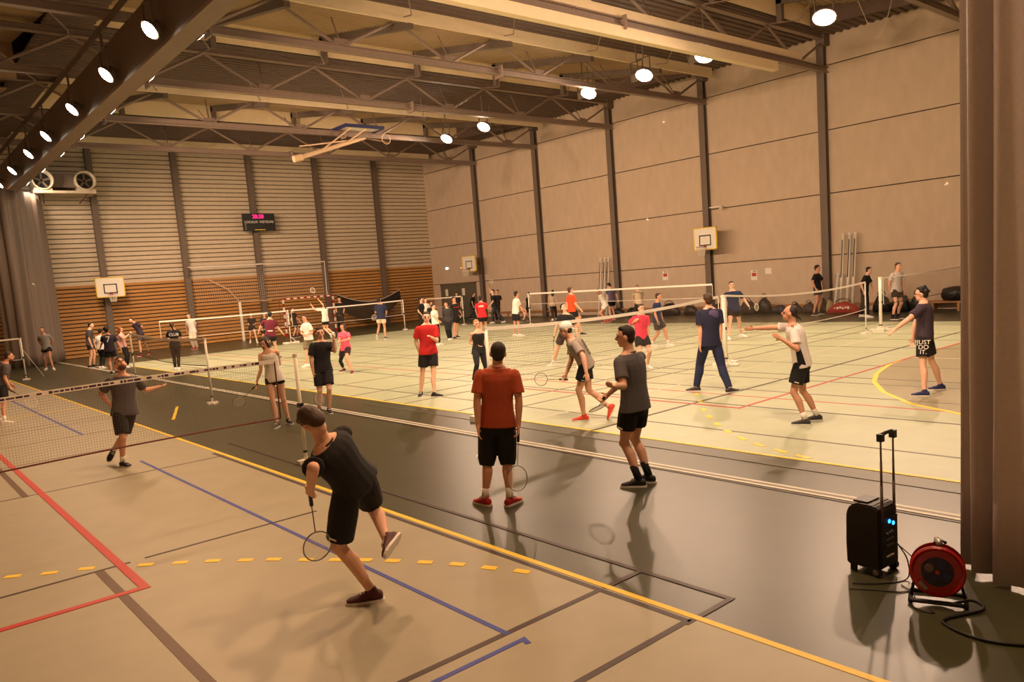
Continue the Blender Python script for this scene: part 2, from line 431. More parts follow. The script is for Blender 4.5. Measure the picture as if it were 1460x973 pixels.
for i, y in enumerate(yl):
    vis = i-4
    lab = ('lit floodlight left of the long beam, %s one in view' % ordn[vis]) if vis >= 0 else 'floodlight left of the long beam, out of view overhead, %s from the front wall' % ordn[i]
    if vis >= 0 or i % 2 == 0 or True:
        flood(5.55, y, 8.15, -1, lab, POWER_LEFT*(1 if y < 24 else .5), WARM_LEFT, 42, True, 'floodlights left of the beam', 150, 0, 9.22-8.15)
    lab = ('floodlight peeping past the right edge of the long beam, %s one in view' % ordn[vis]) if vis >= 0 else 'floodlight right of the long beam, out of view overhead, %s from the front wall' % ordn[i]
    flood(6.62, y+.2, 8.25, 1, lab, POWER_RIGHT*(1, 1, 1, 1, 1, 1, 1.1, 1.6, 1.1, .2, .08)[i], WARM_RIGHT, 36, True, 'floodlights right of the beam', 124, 20, 9.22-8.25)
yr = [(6.6, 1), (9.1, 1), (11.67, 1), (15.9, 1), (18.5, 1), (21.29, 1), (27.9, 1), (30.8, 1)]
rl = ['out of view beyond the curtain', 'second out of view beyond the curtain', 'large and glaring at the top near the curtain', 'half hidden behind the pale rail beam', 'glaring with a star below the second truss', 'small and round left of the star shaped one', 'small and round above the lit brace', 'farthest, beside the lit bottom chord']
for (y, on), l in zip(yr, rl):
    flood(22.85, y, 9.25, -1, 'lit floodlight under the right roof, '+l, POWER_FAR*(1.5 if y < 10 else 1.25 if y < 12 else 1), WARM_RIGHT, 48, True, 'floodlights under the right roof', 150, 0, 0, 1.35)  # lens and housing oversized so their shape stands in for the lamp glare
for y, l in ((16.6, 'beside the rail beam'), (22.0, 'beside the small round lit one'), (19.2, 'beside the star shaped one')):
    flood(23.3, y, 9.35, 1, 'unlit floodlight under the right roof, '+l, 0, WARM_RIGHT, 48, False, 'unlit floodlights')
# ================================================================ part two: equipment
def text_mesh(name, body, size, m, parent, M, extrude=.002):
    cu = bpy.data.curves.new(name, 'FONT'); cu.body = body; cu.size = size; cu.extrude = extrude; cu.align_x = 'CENTER'; cu.align_y = 'CENTER'
    tmp = bpy.data.objects.new(name+'_tmp', cu); COL.objects.link(tmp)
    dg = bpy.context.evaluated_depsgraph_get(); me = bpy.data.meshes.new_from_object(tmp.evaluated_get(dg))
    bpy.data.objects.remove(tmp); bpy.data.curves.remove(cu)
    o = link(name, me, m, parent); o.matrix_local = M
    return o
def frame(x, y, z, o):
    m = Matrix((x, y, z)).transposed().to_4x4(); m.translation = Vector(o); return m

# ---------------------------------------------------------------- dividing curtain, both ends
def drape(name, pts, z0, z1, amp, waves, m, parent, th=.02, nz=14, seed=1):
    # pts: polyline in plan; folded sheet with thickness
    rnd = random.Random(seed); mb = MB(); P = [Vector((x, y, 0)) for x, y in pts]
    seg = [(P[i+1]-P[i]).length for i in range(len(P)-1)]; L = sum(seg); n = int(waves*14)
    def at(s):
        for i, l in enumerate(seg):
            if s <= l or i == len(seg)-1:
                d = (P[i+1]-P[i]).normalized(); return P[i]+d*s, Vector((-d.y, d.x, 0))
            s -= l
    ph = [rnd.uniform(.75, 1.25) for _ in range(int(waves)+2)]
    for side in (0, 1):
        for k in range(nz+1):
            f = k/nz; z = z0+(z1-z0)*f
            for i in range(n+1):
                s = L*i/n; p, q = at(s); w = i/14
                a = amp*ph[int(w)]*(1-.35*f)
                q2 = q*(sin(w*2*pi+.5*sin(3*f+w))*a + .25*a*sin(w*5.1+2*f)) + q*(th*side)
                mb.v.append((p.x+q2.x, p.y+q2.y, z+(.02*sin(w*2.3) if k == 0 else 0)))
    N = n+1; T = N*(nz+1)
    for k in range(nz):
        for i in range(n):
            a = k*N+i
            mb.f.append((a, a+N, a+N+1, a+1)); mb.f.append((T+a, T+a+1, T+a+N+1, T+a+N))
        mb.f.append((k*N, T+k*N, T+(k+1)*N, (k+1)*N)); mb.f.append((k*N+n, (k+1)*N+n, T+(k+1)*N+n, T+k*N+n))
    for i in range(n):
        mb.f.append((i, i+1, T+i+1, T+i)); a = nz*N+i; mb.f.append((a, T+a, T+a+1, a+1))
    return mb.build(name, m, parent, smooth=True)
ct = thing('dividing_curtain', 'tall grey brown dividing curtain gathered at the right edge beside the cable reel', 'curtain', (5.8, 1.2, 0))
c = drape('curtain_sheet', [(5.88, 2.085), (5.78, 1.93), (5.76, 1.72)], .02, 7.95, .05, 1.6, M_curtain, ct, .02, 14, 3); c.location = (-5.8, -1.2, 0)
c = drape('curtain_sheet', [(5.64, 1.80), (5.60, 1.62), (5.72, 1.2), (5.8, .2), (5.85, -3)], .02, 7.95, .05, 8, M_curtain3, ct, .02, 14, 5); c.location = (-5.8, -1.2, 0)
ct2 = thing('dividing_curtain', 'grey dividing curtain bunched in tall folds against the back wall at the left', 'curtain', (6.6, 40, 0))
c = drape('curtain_sheet', [(7.35, 42.75), (6.9, 41.5), (6.2, 40.5), (5.4, 40.0), (4.9, 40.7)], .04, 7.85, .13, 8, M_curtain2, ct2, .03, 14, 9); c.location = (-6.6, -40, 0)
MB().box((7.27, 42.6, .05), (7.43, 42.75, 7.9)).build('edge_strip', mat('curtain_edge', lin((.74,.70,.62)), .5, 0, 0, 8, .05), ct2).location = (-6.6, -40, 0)

# ---------------------------------------------------------------- backboards
def backboard(x, y, rz, label, reach, tall=1.0, w=1.3, folded=False):
    # origin on the wall column face at rim height, facing local -Y
    t = thing('basketball_hoop', label, 'basketball hoop', (x, y, 0), rz)
    hb = w/2
    MB().box((-hb, -reach-.05, 2.93), (hb, -reach, 2.93+tall)).build('backboard', M_white, t)
    b = MB()
    for a, c_ in (((-hb-.02, -reach-.065, 2.90), (hb+.02, -reach+.01, 2.94)), ((-hb-.02, -reach-.065, 2.92+tall), (hb+.02, -reach+.01, 2.96+tall)), ((-hb-.02, -reach-.065, 2.9), (-hb+.025, -reach+.01, 2.95+tall)), ((hb-.025, -reach-.065, 2.9), (hb+.02, -reach+.01, 2.95+tall))): b.box(a, c_)
    b.build('yellow_border', M_yellow, t)
    b = MB(); u = .31; z0, z1 = 3.09, 3.56; yy = -reach-.056
    b.box((-u, yy, z0), (u, yy+.02, z0+.05)).box((-u, yy, z1-.05), (u, yy+.02, z1)).box((-u, yy, z0), (-u+.05, yy+.02, z1)).box((u-.05, yy, z0), (u, yy+.02, z1))
    b.build('target_square', M_black, t)
    rim = MB(); c0 = Vector((0, -reach-.05-.30, 3.05)); rim.tube([c0+Vector((.225*cos(a*pi/10), .225*sin(a*pi/10), 0)) for a in range(20)], .012, 6, True)
    rim.box((-.06, -reach-.12, 3.0), (.06, -reach-.05, 3.1)); rim.build('rim', mat('rim_red', lin((.62,.16,.12)), .5), t)
    net = MB()
    for a in range(12):
        a0 = a*pi/6; a1 = a0+pi/6; a2 = a0-pi/6
        for s in (a1, a2):
            net.tube([c0+Vector((.22*cos(a0), .22*sin(a0), 0)), c0+Vector((.17*cos((a0+s)/2), .17*sin((a0+s)/2), -.15)), c0+Vector((.12*cos(s), .12*sin(s), -.40))], .006, 4)
    net.build('net', M_white, t)
    sp = MB()
    for sx in (-.35, .35):
        sp.tube([(sx*.5, 0, 3.7), (sx, -reach, 3.75)], .03, 6).tube([(sx*.5, 0, 3.1), (sx, -reach, 3.15)], .03, 6).tube([(sx*.5, 0, 3.1), (sx, -reach, 3.75)], .02, 6)
    sp.build('support_arm', M_column, t)
    return t
backboard(9.78, 42.95, 0, 'basketball hoop with a white net and yellow edged board on the wooden back wall', .75, .93, 1.28)
backboard(29.66, 20.98-.45, -pi/2, 'basketball hoop with a bright board on the concrete wall near the leaning posts', .66, .93, 1.18)
backboard(29.64, 37.75, -pi/2, 'small distant basketball hoop above the grey double door', .68, .9, 1.3)

# ceiling mounted folded hoop
t = thing('folded_ceiling_hoop', 'folded basketball hoop hanging from the far roof trusses with a blue edged board', 'basketball hoop', (19, 32.2, 9.3))
M_tan = mat('hoop_frame_paint', lin((.80,.68,.54)), .5, 0, 0, 8, .05)
MB().tube([(-3.5, -.5, -1.1), (.1, -.1, .05)], .10, 8).build('boom', M_tan, t)
MB().tube([(-3.75, -.5, -1.16), (-3.35, -.5, -1.06)], .15, 8).build('boom_head', M_tan, t)
MB().box((-1.4, -1.1, .28), (.5, .25, .36)).build('backboard', M_white, t)
MB().box((-1.45, -1.16, .24), (.55, -1.08, .38)).box((.47, -1.1, .24), (.55, .25, .38)).box((-1.45, -1.1, .24), (-1.37, .25, .38)).build('blue_border', mat('hoop_blue', lin((.16,.17,.36)), .5), t)
for a, b in (((-2.4, -.4, -.75), (-.9, -.6, .3)), ((-1.0, -.25, -.3), (-.2, -.9, .3)), ((.1, 0, .05), (2.1, 1.0, .12)), ((-.4, -.2, -.1), (-1.7, 3.0, .1))):
    MB().tube([a, b], .035, 6).build('strut', M_tan, t)
MB().tube([(1.0+.225*cos(a*pi/10), -.5, -.05+.225*sin(a*pi/10)) for a in range(20)], .015, 5, True).build('rim', M_tan, t)

# ---------------------------------------------------------------- scoreboard
t = thing('scoreboard', 'black electronic scoreboard with magenta digits on the ribbed back wall', 'scoreboard', (18.0, 42.6, 6.05))
MB().box((-.92, 0, 0), (.92, .16, .98)).build('case', M_black, t)
MB().box((-.5, .16, .3), (.5, .36, .7)).build('wall_bracket', M_column, t)
FB = frame((1, 0, 0), (0, 0, 1), (0, -1, 0), (0, 0, 0))
text_mesh('digits', '20:30', .30, mat('led_magenta', (1.0, .01, .16), .5, 0, 0, 1, 0, emit=3.2), t, Matrix.Translation((-.05, -.006, .80)) @ FB, .004)
text_mesh('lettering', 'LOCAUX', .19, M_white, t, Matrix.Translation((-.47, -.006, .50)) @ FB, .004)
text_mesh('lettering', 'VISITEURS', .19, M_white, t, Matrix.Translation((.42, -.006, .50)) @ FB, .004)
MB().box((-.3, -.02, .05), (.3, 0, .09)).build('lower_strip', M_yellow, t)
for z in (.1, .22, .34): MB().box((-.83, -.01, z), (-.79, 0, z+.04)).build('score_light', M_white, t)

# ---------------------------------------------------------------- twin air blower on the back wall
t = thing('twin_air_blower', 'twin round air blower on a metal shelf high beside the left curtain', 'blower', (8.35, 42.3, 8.55))
for sx in (-.9, .9):
    mb = MB(); mb.K = 24; n = 24
    mb.loft([((sx, -.55, 0), (.45, 0, 0), (0, 0, .45)), ((sx, -.58, 0), (.47, 0, 0), (0, 0, .47)), ((sx, -.58, 0), (.40, 0, 0), (0, 0, .40)), ((sx, -.1, 0), (.38, 0, 0), (0, 0, .38))], cap=False)
    mb.loft([((sx, -.55, 0), (.45, 0, 0), (0, 0, .45)), ((sx, .7, 0), (.45, 0, 0), (0, 0, .45))], cap=False)
    mb.build('fan_tube', M_rib, t, True)
    mb = MB(); mb.K = 24; mb.loft([((sx, -.12, 0), (.39, 0, 0), (0, 0, .39)), ((sx, -.08, 0), (.39, 0, 0), (0, 0, .39))]); mb.build('dark_core', M_black, t)
    b = MB()
    for k in range(5):
        a = k*2*pi/5; b.box((-.05, -.02, .06), (.05, .0, .36), Matrix.Translation((sx, -.2, 0)) @ Matrix.Rotation(a, 4, 'Y') @ Matrix.Rotation(.5, 4, 'Z'))
    b.build('fan_blades', M_column, t)
MB().box((-.5, -.2, -.3), (.5, .7, .35)).build('motor_box', M_column, t)
MB().box((-1.35, -.55, -.62), (1.3, .7, -.5)).box((-1.3, -.5, -.5), (-.55, .7, -.38)).box((.55, -.5, -.5), (1.3, .7, -.38)).build('shelf', M_rib, t)
for sx in (-1.1, 1.1): MB().tube([(sx*.85, -.4, -.6), (sx*.7, .7, -.95)], .03, 6).build('bracket', M_column, t)

# ---------------------------------------------------------------- nets and posts
M_cord = mat('net_cord', lin((.42,.34,.26)), .8, 0, 0, 5, 0)
M_band = mat('net_band', lin((.93,.90,.85)), .6, 0, 0, 20, .04)
M_redcord = mat('dark_red_cord', lin((.38,.10,.10)), .6, 0, 0, 20, .06)
M_purple = mat('purple_print', lin((.25,.16,.28)), .6)
def net(label, a, b, za, zb, h, sag=.05, cell=.045, r=.0011, band=.036, bottom=None, ends=True, printed=False, sidecord=None):
    A = Vector((a[0], a[1], 0)); B = Vector((b[0], b[1], 0)); D = B-A; L = D.length; D.normalize(); N = Vector((-D.y, D.x, 0))
    t = thing('badminton_net', label, 'net', A.lerp(B, .5), 0, 'badminton nets')
    O = A.lerp(B, .5)
    def P(s, v): # s 0..1 along, v 0..1 down
        z = za+(zb-za)*s-sag*4*s*(1-s)
        return A+D*L*s+Vector((0, 0, z-h*v))-O
    n = 16
    mb = MB()
    for i in range(n):
        p, q = P(i/n, 0), P((i+1)/n, 0)
        mb.prism([(-.006, -band), (.006, -band), (.006, band), (-.006, band)], lambda c, p=p: p+N*c[0]+Vector((0, 0, c[1])), lambda c, q=q: q+N*c[0]+Vector((0, 0, c[1])))
    tb = mb.build('top_band', M_band, t)
    if printed:
        rnd = random.Random(4); pr = MB(); s = .02
        while s < .97:
            w = rnd.uniform(.004, .014); p, q = P(s, 0), P(s+w, 0); hh = rnd.uniform(.008, .016)
            for sd in (-1, 1):
                pr.quad(p+N*.0066*sd-Vector((0,0,hh)), q+N*.0066*sd-Vector((0,0,hh)), q+N*.0066*sd+Vector((0,0,hh)), p+N*.0066*sd+Vector((0,0,hh)))
            s += w+rnd.choice((.0015, .002, .002, .012))
        pr.build('band_lettering', M_purple, tb, kind='stuff')
    mb = MB(); m = int(L/cell)
    def cord(p, q):
        k = len(mb.v); d = (q-p).normalized(); u = N*r; v = d.cross(N)*r
        mb.v += [tuple(p+u), tuple(p+v), tuple(p-u), tuple(p-v), tuple(q+u), tuple(q+v), tuple(q-u), tuple(q-v)]
        mb.f += [(k, k+1, k+5, k+4), (k+1, k+2, k+6, k+5), (k+2, k+3, k+7, k+6), (k+3, k, k+4, k+7)]
    for i in range(m+1): cord(P(i/m, 0), P(i/m, 1))
    k = int(h/cell)
    for j in range(1, k+1):
        for i in range(8): cord(P(i/8, j/k), P((i+1)/8, j/k))
    mb.build('mesh', M_cord, t, kind='stuff')
    MB().tube([P(i/n, 1) for i in range(n+1)], .011 if bottom else .008, 6).build('bottom_cord', bottom or M_band, t)
    if ends:
        for s in (0, 1): MB().tube([P(s, 0), P(s, 1)], .010, 6).build('side_cord', sidecord or M_band, t)
    return t
def post(x, y, h, label, base=True, rz=0, r=.025):
    t = thing('badminton_post', label, 'post', (x, y, 0), rz, 'badminton posts')
    MB().tube([(0, 0, .06), (0, 0, h)], r, 10).build('pole', M_white, t, True)
    MB().tube([(0, 0, h-.03), (0, 0, h+.02)], r*1.25, 10).build('cap', M_white, t)
    b = MB()
    if base:
        b.box((-.30, -.06, .0), (.30, .06, .07)).box((-.06, -.3, .02), (.06, .3, .06)).box((-.36, -.16, 0), (-.2, .16, .09)).box((.2, -.16, 0), (.36, .16, .09))
        b.tube([(0, 0, .35), (.26, 0, .06)], .015, 6)
    else: b.box((-.12, -.05, 0), (.12, .05, .05)).box((-.03, -.16, 0), (.03, .16, .03))
    b.build('base', M_white, t)
    MB().box((-.03, -.045, h*.52), (.03, .045, h*.52+.06)).build('winch', M_black, t)
    MB().tube([(0, 0, h*.1), (0, 0, h*.1+.03)], r*1.15, 10).build('black_ring', M_black, t)
    return t
net('near badminton net with a printed white band and dark red bottom cord', (-1.6, 9.97), (4.2, 9.97), 1.32, 1.47, -0+.78, -.06, .03, .0008, .026, M_redcord, True, True, M_redcord)
MB().tube([(4.2, 9.97, 1.47), (4.35, 9.97, 1.49), (4.5, 9.97, 1.5)], .004, 5).build('tie_cord', M_band, None, False, label='thin cord tying the near printed net to its white post', category='cord')
post(4.5, 9.97, 1.52, 'nearest white badminton post behind the bending player in black', False)
net('low badminton net with a black bottom cord in front of the woman with lettering', (6.62, 26.9), (5.95, 17.9), 1.5, 1.5, .62, .1, .045, .0016, .03, M_black, True)
post(6.65, 27, 1.5, 'white badminton post at the far end of the low net along the hall', False)
post(5.93, 17.8, 1.5, 'white badminton post at the near end of the low net along the hall', False)
net('badminton net along the back court in front of the man in white', (9.9, 35.2), (15.7, 35.2), 1.62, 1.58, .76, .03, .06, .0022, .03)
net('badminton net along the back court in front of the black tarp', (15.95, 35.2), (22.2, 35.2), 1.58, 1.58, .76, .03, .06, .0022, .03)
post(15.8, 35.25, 1.6, 'white badminton post with a white base beside the man in white shirt', True)
post(22.3, 35.2, 1.6, 'white badminton post in front of the black tarp end', False)
net('badminton net reaching out of the frame beside the bearded man at left', (-1.6, 32.7), (4.35, 32.7), 1.55, 1.52, .76, .03, .05, .002, .025)
post(4.4, 32.73, 1.52, 'leaning white badminton post in front of the dark curtain at left', False)
MB().tube([(4.42, 32.7, 1.1), (5.0, 32.9, .03)], .008, 5).build('guy_rope', M_band, None, False, label='white guy rope from the left post down to the floor', category='rope')
net('badminton net between the woman in black and the walking man in navy', (8.0, 10.1), (14.6, 10.08), 1.53, 1.57, .76, .10, .04, .0014, .03)
post(7.97, 10.1, 1.55, 'badminton post with black rings beside the woman in the black top', True, 0)
net('badminton net behind the man in the white polo shirt', (14.85, 10.05), (21.6, 10.05), 1.58, 1.46, .76, .13, .04, .0014, .022)
post(14.76, 10.06, 1.58, 'thick white badminton post on a white base beside the walking man', True, .2, .045)
post(21.65, 10.08, 1.42, 'thin badminton post in front of the crouching man in black', False, 0, .018)
post(22.47, 10.03, 1.54, 'thick white badminton post left of the man with glasses', True, .2, .045)
net('badminton net stretching right behind the man with glasses', (22.6, 10.0), (28.8, 10.0), 1.52, 1.56, .76, .02, .05, .0016, .014, M_black)
net('badminton net with a bright band in front of the man in orange', (25, 28), (25, 17.5), 1.5, 1.5, .5, .0, .06, .002, .036)
post(25, 28.1, 1.5, 'white badminton post beside the woman in the black dress', False, 0, .03)
net('short far badminton net in front of the double door', (25, 33.6), (25, 37.3), 1.55, 1.5, .5, .02, .07, .0025, .03)
post(25, 33.5, 1.5, 'far badminton post beside the man in the red shirt back', False)
post(25, 37.4, 1.5, 'farthest badminton post beside the group of standing players', False)

# handball goal, ball stop net, tarp
t = thing('handball_goal', 'red and white striped handball goal against the wooden wall', 'goal', (19.8, 41.2, 0))
M_gred = mat('goal_red', lin((.62,.14,.10)), .5)
for sx in (-1.54, 1.54):
    for k in range(10):
        MB().box((sx-.04, -.04, k*.208), (sx+.04, .04, k*.208+.208)).build('post_segment', M_white if k % 2 else M_gred, t)
for k in range(15):
    MB().box((-1.54+k*.2053, -.04, 2.08), (-1.54+k*.2053+.2053, .04, 2.16)).build('bar_segment', M_white if k % 2 else M_gred, t)
MB().tube([(-1.54, 0, 2.1), (-1.54, .5, 2.1), (-1.54, .75, .03), (1.54, .75, .03), (1.54, .5, 2.1), (1.54, 0, 2.1)], .02, 6).build('back_frame', M_gred, t)
t = thing('ball_stop_net', 'pale ball stop net with a white top bar behind the goal', 'net', (17.9, 42.7, 0))
mb = MB()
for i in range(67):
    x = -3.9+i*.12
    mb.tube([(x, 0, 4.18), (x*.98, -.1, 2.1)], .004, 3)
for j in range(17):
    z = 4.15-j*.12; mb.tube([(-3.9+max(0, j-6)*.16, -.006*j, z), (3.9, -.006*j, z)], .004, 3)
mb.build('mesh', M_band, t, kind='stuff')
MB().tube([(-4.1, 0, 4.2), (0, 0, 4.2), (3.9, 0, 4.17)], .035, 6).build('top_bar', M_band, t)
MB().tube([(-3.1, 0, 3.5), (-2.2, -.3, 2.9), (-1.7, -.5, 2.15), (.1, -.5, 2.12)], .03, 6).build('slanted_frame', M_tan, t)
MB().box((-1.78, -.55, 0), (-1.66, -.45, 2.15)).build('frame_post', M_white, t)
MB().tube([(3.9, 0, 4.17), (3.6, -.5, 2.2)], .02, 6).build('side_cord', M_band, t)
for x in (-4.05, 0, 3.98): MB().tube([(x, .3, 3.6), (x, -.02, 4.2), (x, .3, 4.2)], .03, 6).build('bracket', M_column, t)
t = thing('hanging_tarp', 'black tarp slung between two points under the back wall', 'tarp', (24.2, 41.9, 0))
mb = MB(); n = 24; m = 10
for sd in (0, 1):
    for j in range(m+1):
        for i in range(n+1):
            s = i/n; top = 2.12-.62*4*s*(1-s)*.9+.02*sin(9*s); bot = min(top-.02, 1.35-.95*sin(pi*min(1, s*1.05))**.8 + .05)
            z = top+(bot-top)*j/m
            mb.v.append((-2.2+4.4*s, .25*sin(j/m*pi)*(-1)*sin(pi*s)-.015*sd+.03*sin(7*s+j*.6), z))
N = n+1; T = N*(m+1)
for j in range(m):
    for i in range(n):
        a = j*N+i; mb.f.append((a, a+1, a+N+1, a+N)); mb.f.append((T+a, T+a+N, T+a+N+1, T+a+1))
mb.build('sheet', mat('tarp_black', lin((.14,.10,.07)), .7, 0, .1, 6, .15), t, True)
MB().tube([(-2.2+4.4*i/n, -.03, 2.13-.558*4*(i/n)*(1-i/n)+.02*sin(9*i/n)) for i in range(n+1)], .03, 6).build('top_hem', M_curtain, t)
MB().tube([(2.2, 0, 2.12), (2.6, 1.0, 2.3)], .012, 5).tube([(-2.2, 0, 2.12), (-2.3, 1.0, 2.3)], .012, 5).build('hanging_rope', M_curtain, t)

# ---------------------------------------------------------------- posts leaning on the right wall
lean = [(14.62, 3.05, 'leftmost tall'), (14.36, 3.06, 'middle tall'), (14.14, 3.06, 'rightmost tall')]
M_slot = M_black
def lean_post(y, h, label, tilt=.13):
    t = thing('volleyball_post', label, 'post', (XR-.75, y, 0), 0, 'volleyball posts leaning on the right wall')
    R = Matrix.Rotation(math.atan2(.42, h), 4, 'Y')
    MB().tube([(0, 0, .0), (0, 0, h)], .055, 10).build('tube', M_white, t, True).matrix_local = R
    if h > 2: MB().box((-.065, -.018, h*.45), (-.045, .018, h*.93)).build('slot', M_slot, t).matrix_local = R
    MB().tube([(0, 0, h-.02), (0, 0, h+.03)], .06, 10).build('cap', M_white, t).matrix_local = R
for y, h, w in lean: lean_post(y, h, w+' white volleyball post leaning near the red sports bag')
lean_post(14.86, 1.55, 'short white post leaning beside the tall ones by the red bag')
for y, w in ((27.5, 'left'), (27.22, 'middle'), (26.96, 'right')): lean_post(y, 3.0, w+' tall white volleyball post leaning behind the bending players')

# ---------------------------------------------------------------- posters, signs, wall lamp
def poster(y, z, w, h, label, red):
    t = thing('poster', label, 'poster', (XR-.07, y, z))
    MB().box((-.006, -w/2, -h/2), (0, w/2, h/2)).build('sheet', M_white, t)
    if red:
        MB().box((-.009, -w*.36, -h*.12), (-.006, w*.36, h*.22)).build('red_panel', mat('poster_red', lin((.72,.25,.18)), .6), t)
        p = MB()
        for k in range(3): p.box((-.009, -w*.4, h*(.3+.06*k)), (-.006, w*(.1+.1*k), h*(.33+.06*k)))
        p.build('print_lines', M_black, t)
poster(23.6, 1.88, .32, .45, 'white poster with a red panel on the wall left of the hoop column', True)
poster(18.77, 1.65, .30, .44, 'white poster with a red panel on the wall right of the hoop column', True)
poster(18.08, 1.79, .29, .25, 'plain small white notice on the wall right of the red poster', False)
t = thing('emergency_light', 'small glowing emergency light on the wall left of the far hoop', 'lamp', (XR-.1, 41.4, 3.26))
MB().box((-.04, -.2, -.1), (.04, .2, .1)).build('case', M_white, t)
MB().box((-.055, -.13, -.06), (-.04, .13, .06)).build('lens', mat('green_white_glow', (.6, .95, 1.0), .5, 0, 0, 1, 0, emit=4), t)
t = thing('wall_camera', 'small pale bracket with a spotlight on the hoop column', 'bracket', (XR-.34, 20.6, 4.75))
MB().box((-.05, -.5, 0), (0, .1, .04)).build('arm', M_white, t); MB().box((-.12, -.62, -.12), (0, -.46, .02)).build('head', M_rib, t)
for i, (pts) in enumerate([[(27, 12.6, 10.7), (27, 12.45, 10.3), (27, 12.22, 9.7)], [(27, 11.4, 10.7), (27, 11.6, 10.0), (27, 11.8, 9.45), (27, 11.97, 9.3), (27, 12.07, 9.36)]]):
    MB().tube(pts, .012, 5).build('hanging_cable', M_rib, None, label=['straight loose cable hanging from the roof near the big glaring lamp', 'hooked loose cable hanging from the roof near the curtain'][i], category='cable')

# ---------------------------------------------------------------- trolley speaker
t = thing('trolley_speaker', 'black trolley loudspeaker with a raised handle and blue lights', 'speaker', (5.47, 2.54, 0), radians(-4))
mb = MB(); W_, D_ = .125, .128
prof = [(-D_, .05), (D_, .05), (D_+.005, .2), (D_, .44), (D_-.03, .50), (D_-.09, .525), (-D_+.05, .525), (-D_, .50)]
mb.prism(prof, lambda p: Vector((-W_, p[0], p[1])), lambda p: Vector((W_, p[0], p[1])))
me = mb.mesh('cabinet'); bm = bmesh.new(); bm.from_mesh(me); bmesh.ops.bevel(bm, geom=bm.edges[:], offset=.012, segments=2, affect='EDGES'); bm.to_mesh(me); bm.free()
link('cabinet', me, mat('speaker_plastic', lin((.13,.09,.08)), .5, 0, .15, 120, .1), t)
for k in range(4):
    MB().box((-W_-.003, -.09, .13+k*.085), (-W_+.004, .10, .14+k*.085)).build('side_rib', M_black, t)
MB().box((-.105, -D_-.012, .07), (.105, -D_+.004, .43)).build('control_panel', M_black, t)
for x, z, in ((-.01, .40), (.045, .375)):
    mb = MB(); mb.K = 14; mb.loft([((x, -D_-.012, z), (.016, 0, 0), (0, 0, .016)), ((x, -D_-.018, z), (.012, 0, 0), (0, 0, .012))]); mb.build('blue_light', mat('blue_led', (.02, .25, 1.0), .5, 0, 0, 1, 0, emit=5), t)
for i in range(9):
    x = -.05+.035*(i % 3); z = .32-.045*(i//3); mb = MB(); mb.K = 8; mb.loft([((x, -D_-.012, z), (.009, 0, 0), (0, 0, .009)), ((x, -D_-.026, z), (.008, 0, 0), (0, 0, .008))]); mb.build('knob', M_metal, t)
MB().box((-.06, -D_-.02, .14), (.04, -D_-.012, .15)).build('label_strip', M_white, t)
MB().box((-.08, -.02, .52), (.08, .09, .536)).build('top_recess', M_black, t)
for s in (-1, 1):
    x = .085*s
    MB().tube([(x, -D_+.0, .42), (x, -D_-.0, .68)], .0105, 8).build('handle_tube', M_column, t, True)
    MB().tube([(x, -D_+.0, .66), (x, -D_-.0, .85)], .0085, 8).build('handle_tube', M_column, t, True)
    MB().tube([(x, -D_+.0, .84), (x, -D_-.0, 1.02)], .0068, 8).build('handle_tube', M_column, t, True)
    MB().box((x-.02, -D_-.02, 1.0), (x+.02, -D_+.02, 1.055)).build('grip_end', M_black, t)
    mb = MB(); mb.K = 16; xx = (W_-.01)*s
    mb.loft([((xx-.018*1, -D_+.03, .035), (0, .036, 0), (0, 0, .036)), ((xx+.018*1, -D_+.03, .035), (0, .036, 0), (0, 0, .036))]); mb.build('wheel', M_black, t)
    mb = MB(); mb.K = 12; mb.loft([((xx+.019*s, -D_+.03, .035), (0, .022, 0), (0, 0, .022)), ((xx+.022*s, -D_+.03, .035), (0, .018, 0), (0, 0, .018))]); mb.build('hub', M_metal, t)
MB().tube([(-.08, -D_, 1.045), (-.03, -D_-.012, 1.058), (.03, -D_-.012, 1.058), (.08, -D_, 1.045)], .014, 8).build('grip', M_black, t, True)
for s in (-1, 1): MB().box((s*.09-.015, .07, 0), (s*.09+.015, .11, .05)).build('foot', M_black, t)

# ---------------------------------------------------------------- cable reel
t = thing('cable_reel', 'red cable reel with a dark blue socket hub standing by the curtain', 'cable reel', (5.19, 1.98, 0), math.atan2(1.98, 5.19)+pi)
# local +X faces the camera
M_red = mat('reel_red', lin((.66,.06,.07)), .3, 0, 0, 10, .05, coat=.4)
TL = Matrix.Translation((0, 0, .225)) @ Matrix.Rotation(radians(-8), 4, 'Y')
def disc(name, x0, x1, r0, r1, m, K=40, rim=0):
    mb = MB(); mb.K = K
    if rim: mb.loft([((x0, 0, 0), (0, r0, 0), (0, 0, r0)), ((x1, 0, 0), (0, r0, 0), (0, 0, r0)), ((x1+.012, 0, 0), (0, r0-.012, 0), (0, 0, r0-.012)), ((x1, 0, 0), (0, r0-.028, 0), (0, 0, r0-.028)), ((x1+.004, 0, 0), (0, r1, 0), (0, 0, r1))])
    else: mb.loft([((x0, 0, 0), (0, r0, 0), (0, 0, r0)), ((x1, 0, 0), (0, r1, 0), (0, 0, r1))])
    o = mb.build(name, m, t); o.matrix_local = TL; return o
disc('front_flange', .06, .075, .165, .1, M_red, 40, 1)
disc('rear_flange', -.07, -.055, .165, .165, M_red)
disc('cable_drum', -.055, .06, .13, .13, mat('black_cable', (.015,.014,.014), .5, 0, .4, 90, .2))
hub = disc('socket_hub', .07, .095, .098, .092, mat('hub_navy', lin((.09,.08,.16)), .35, 0, 0, 20, .1))
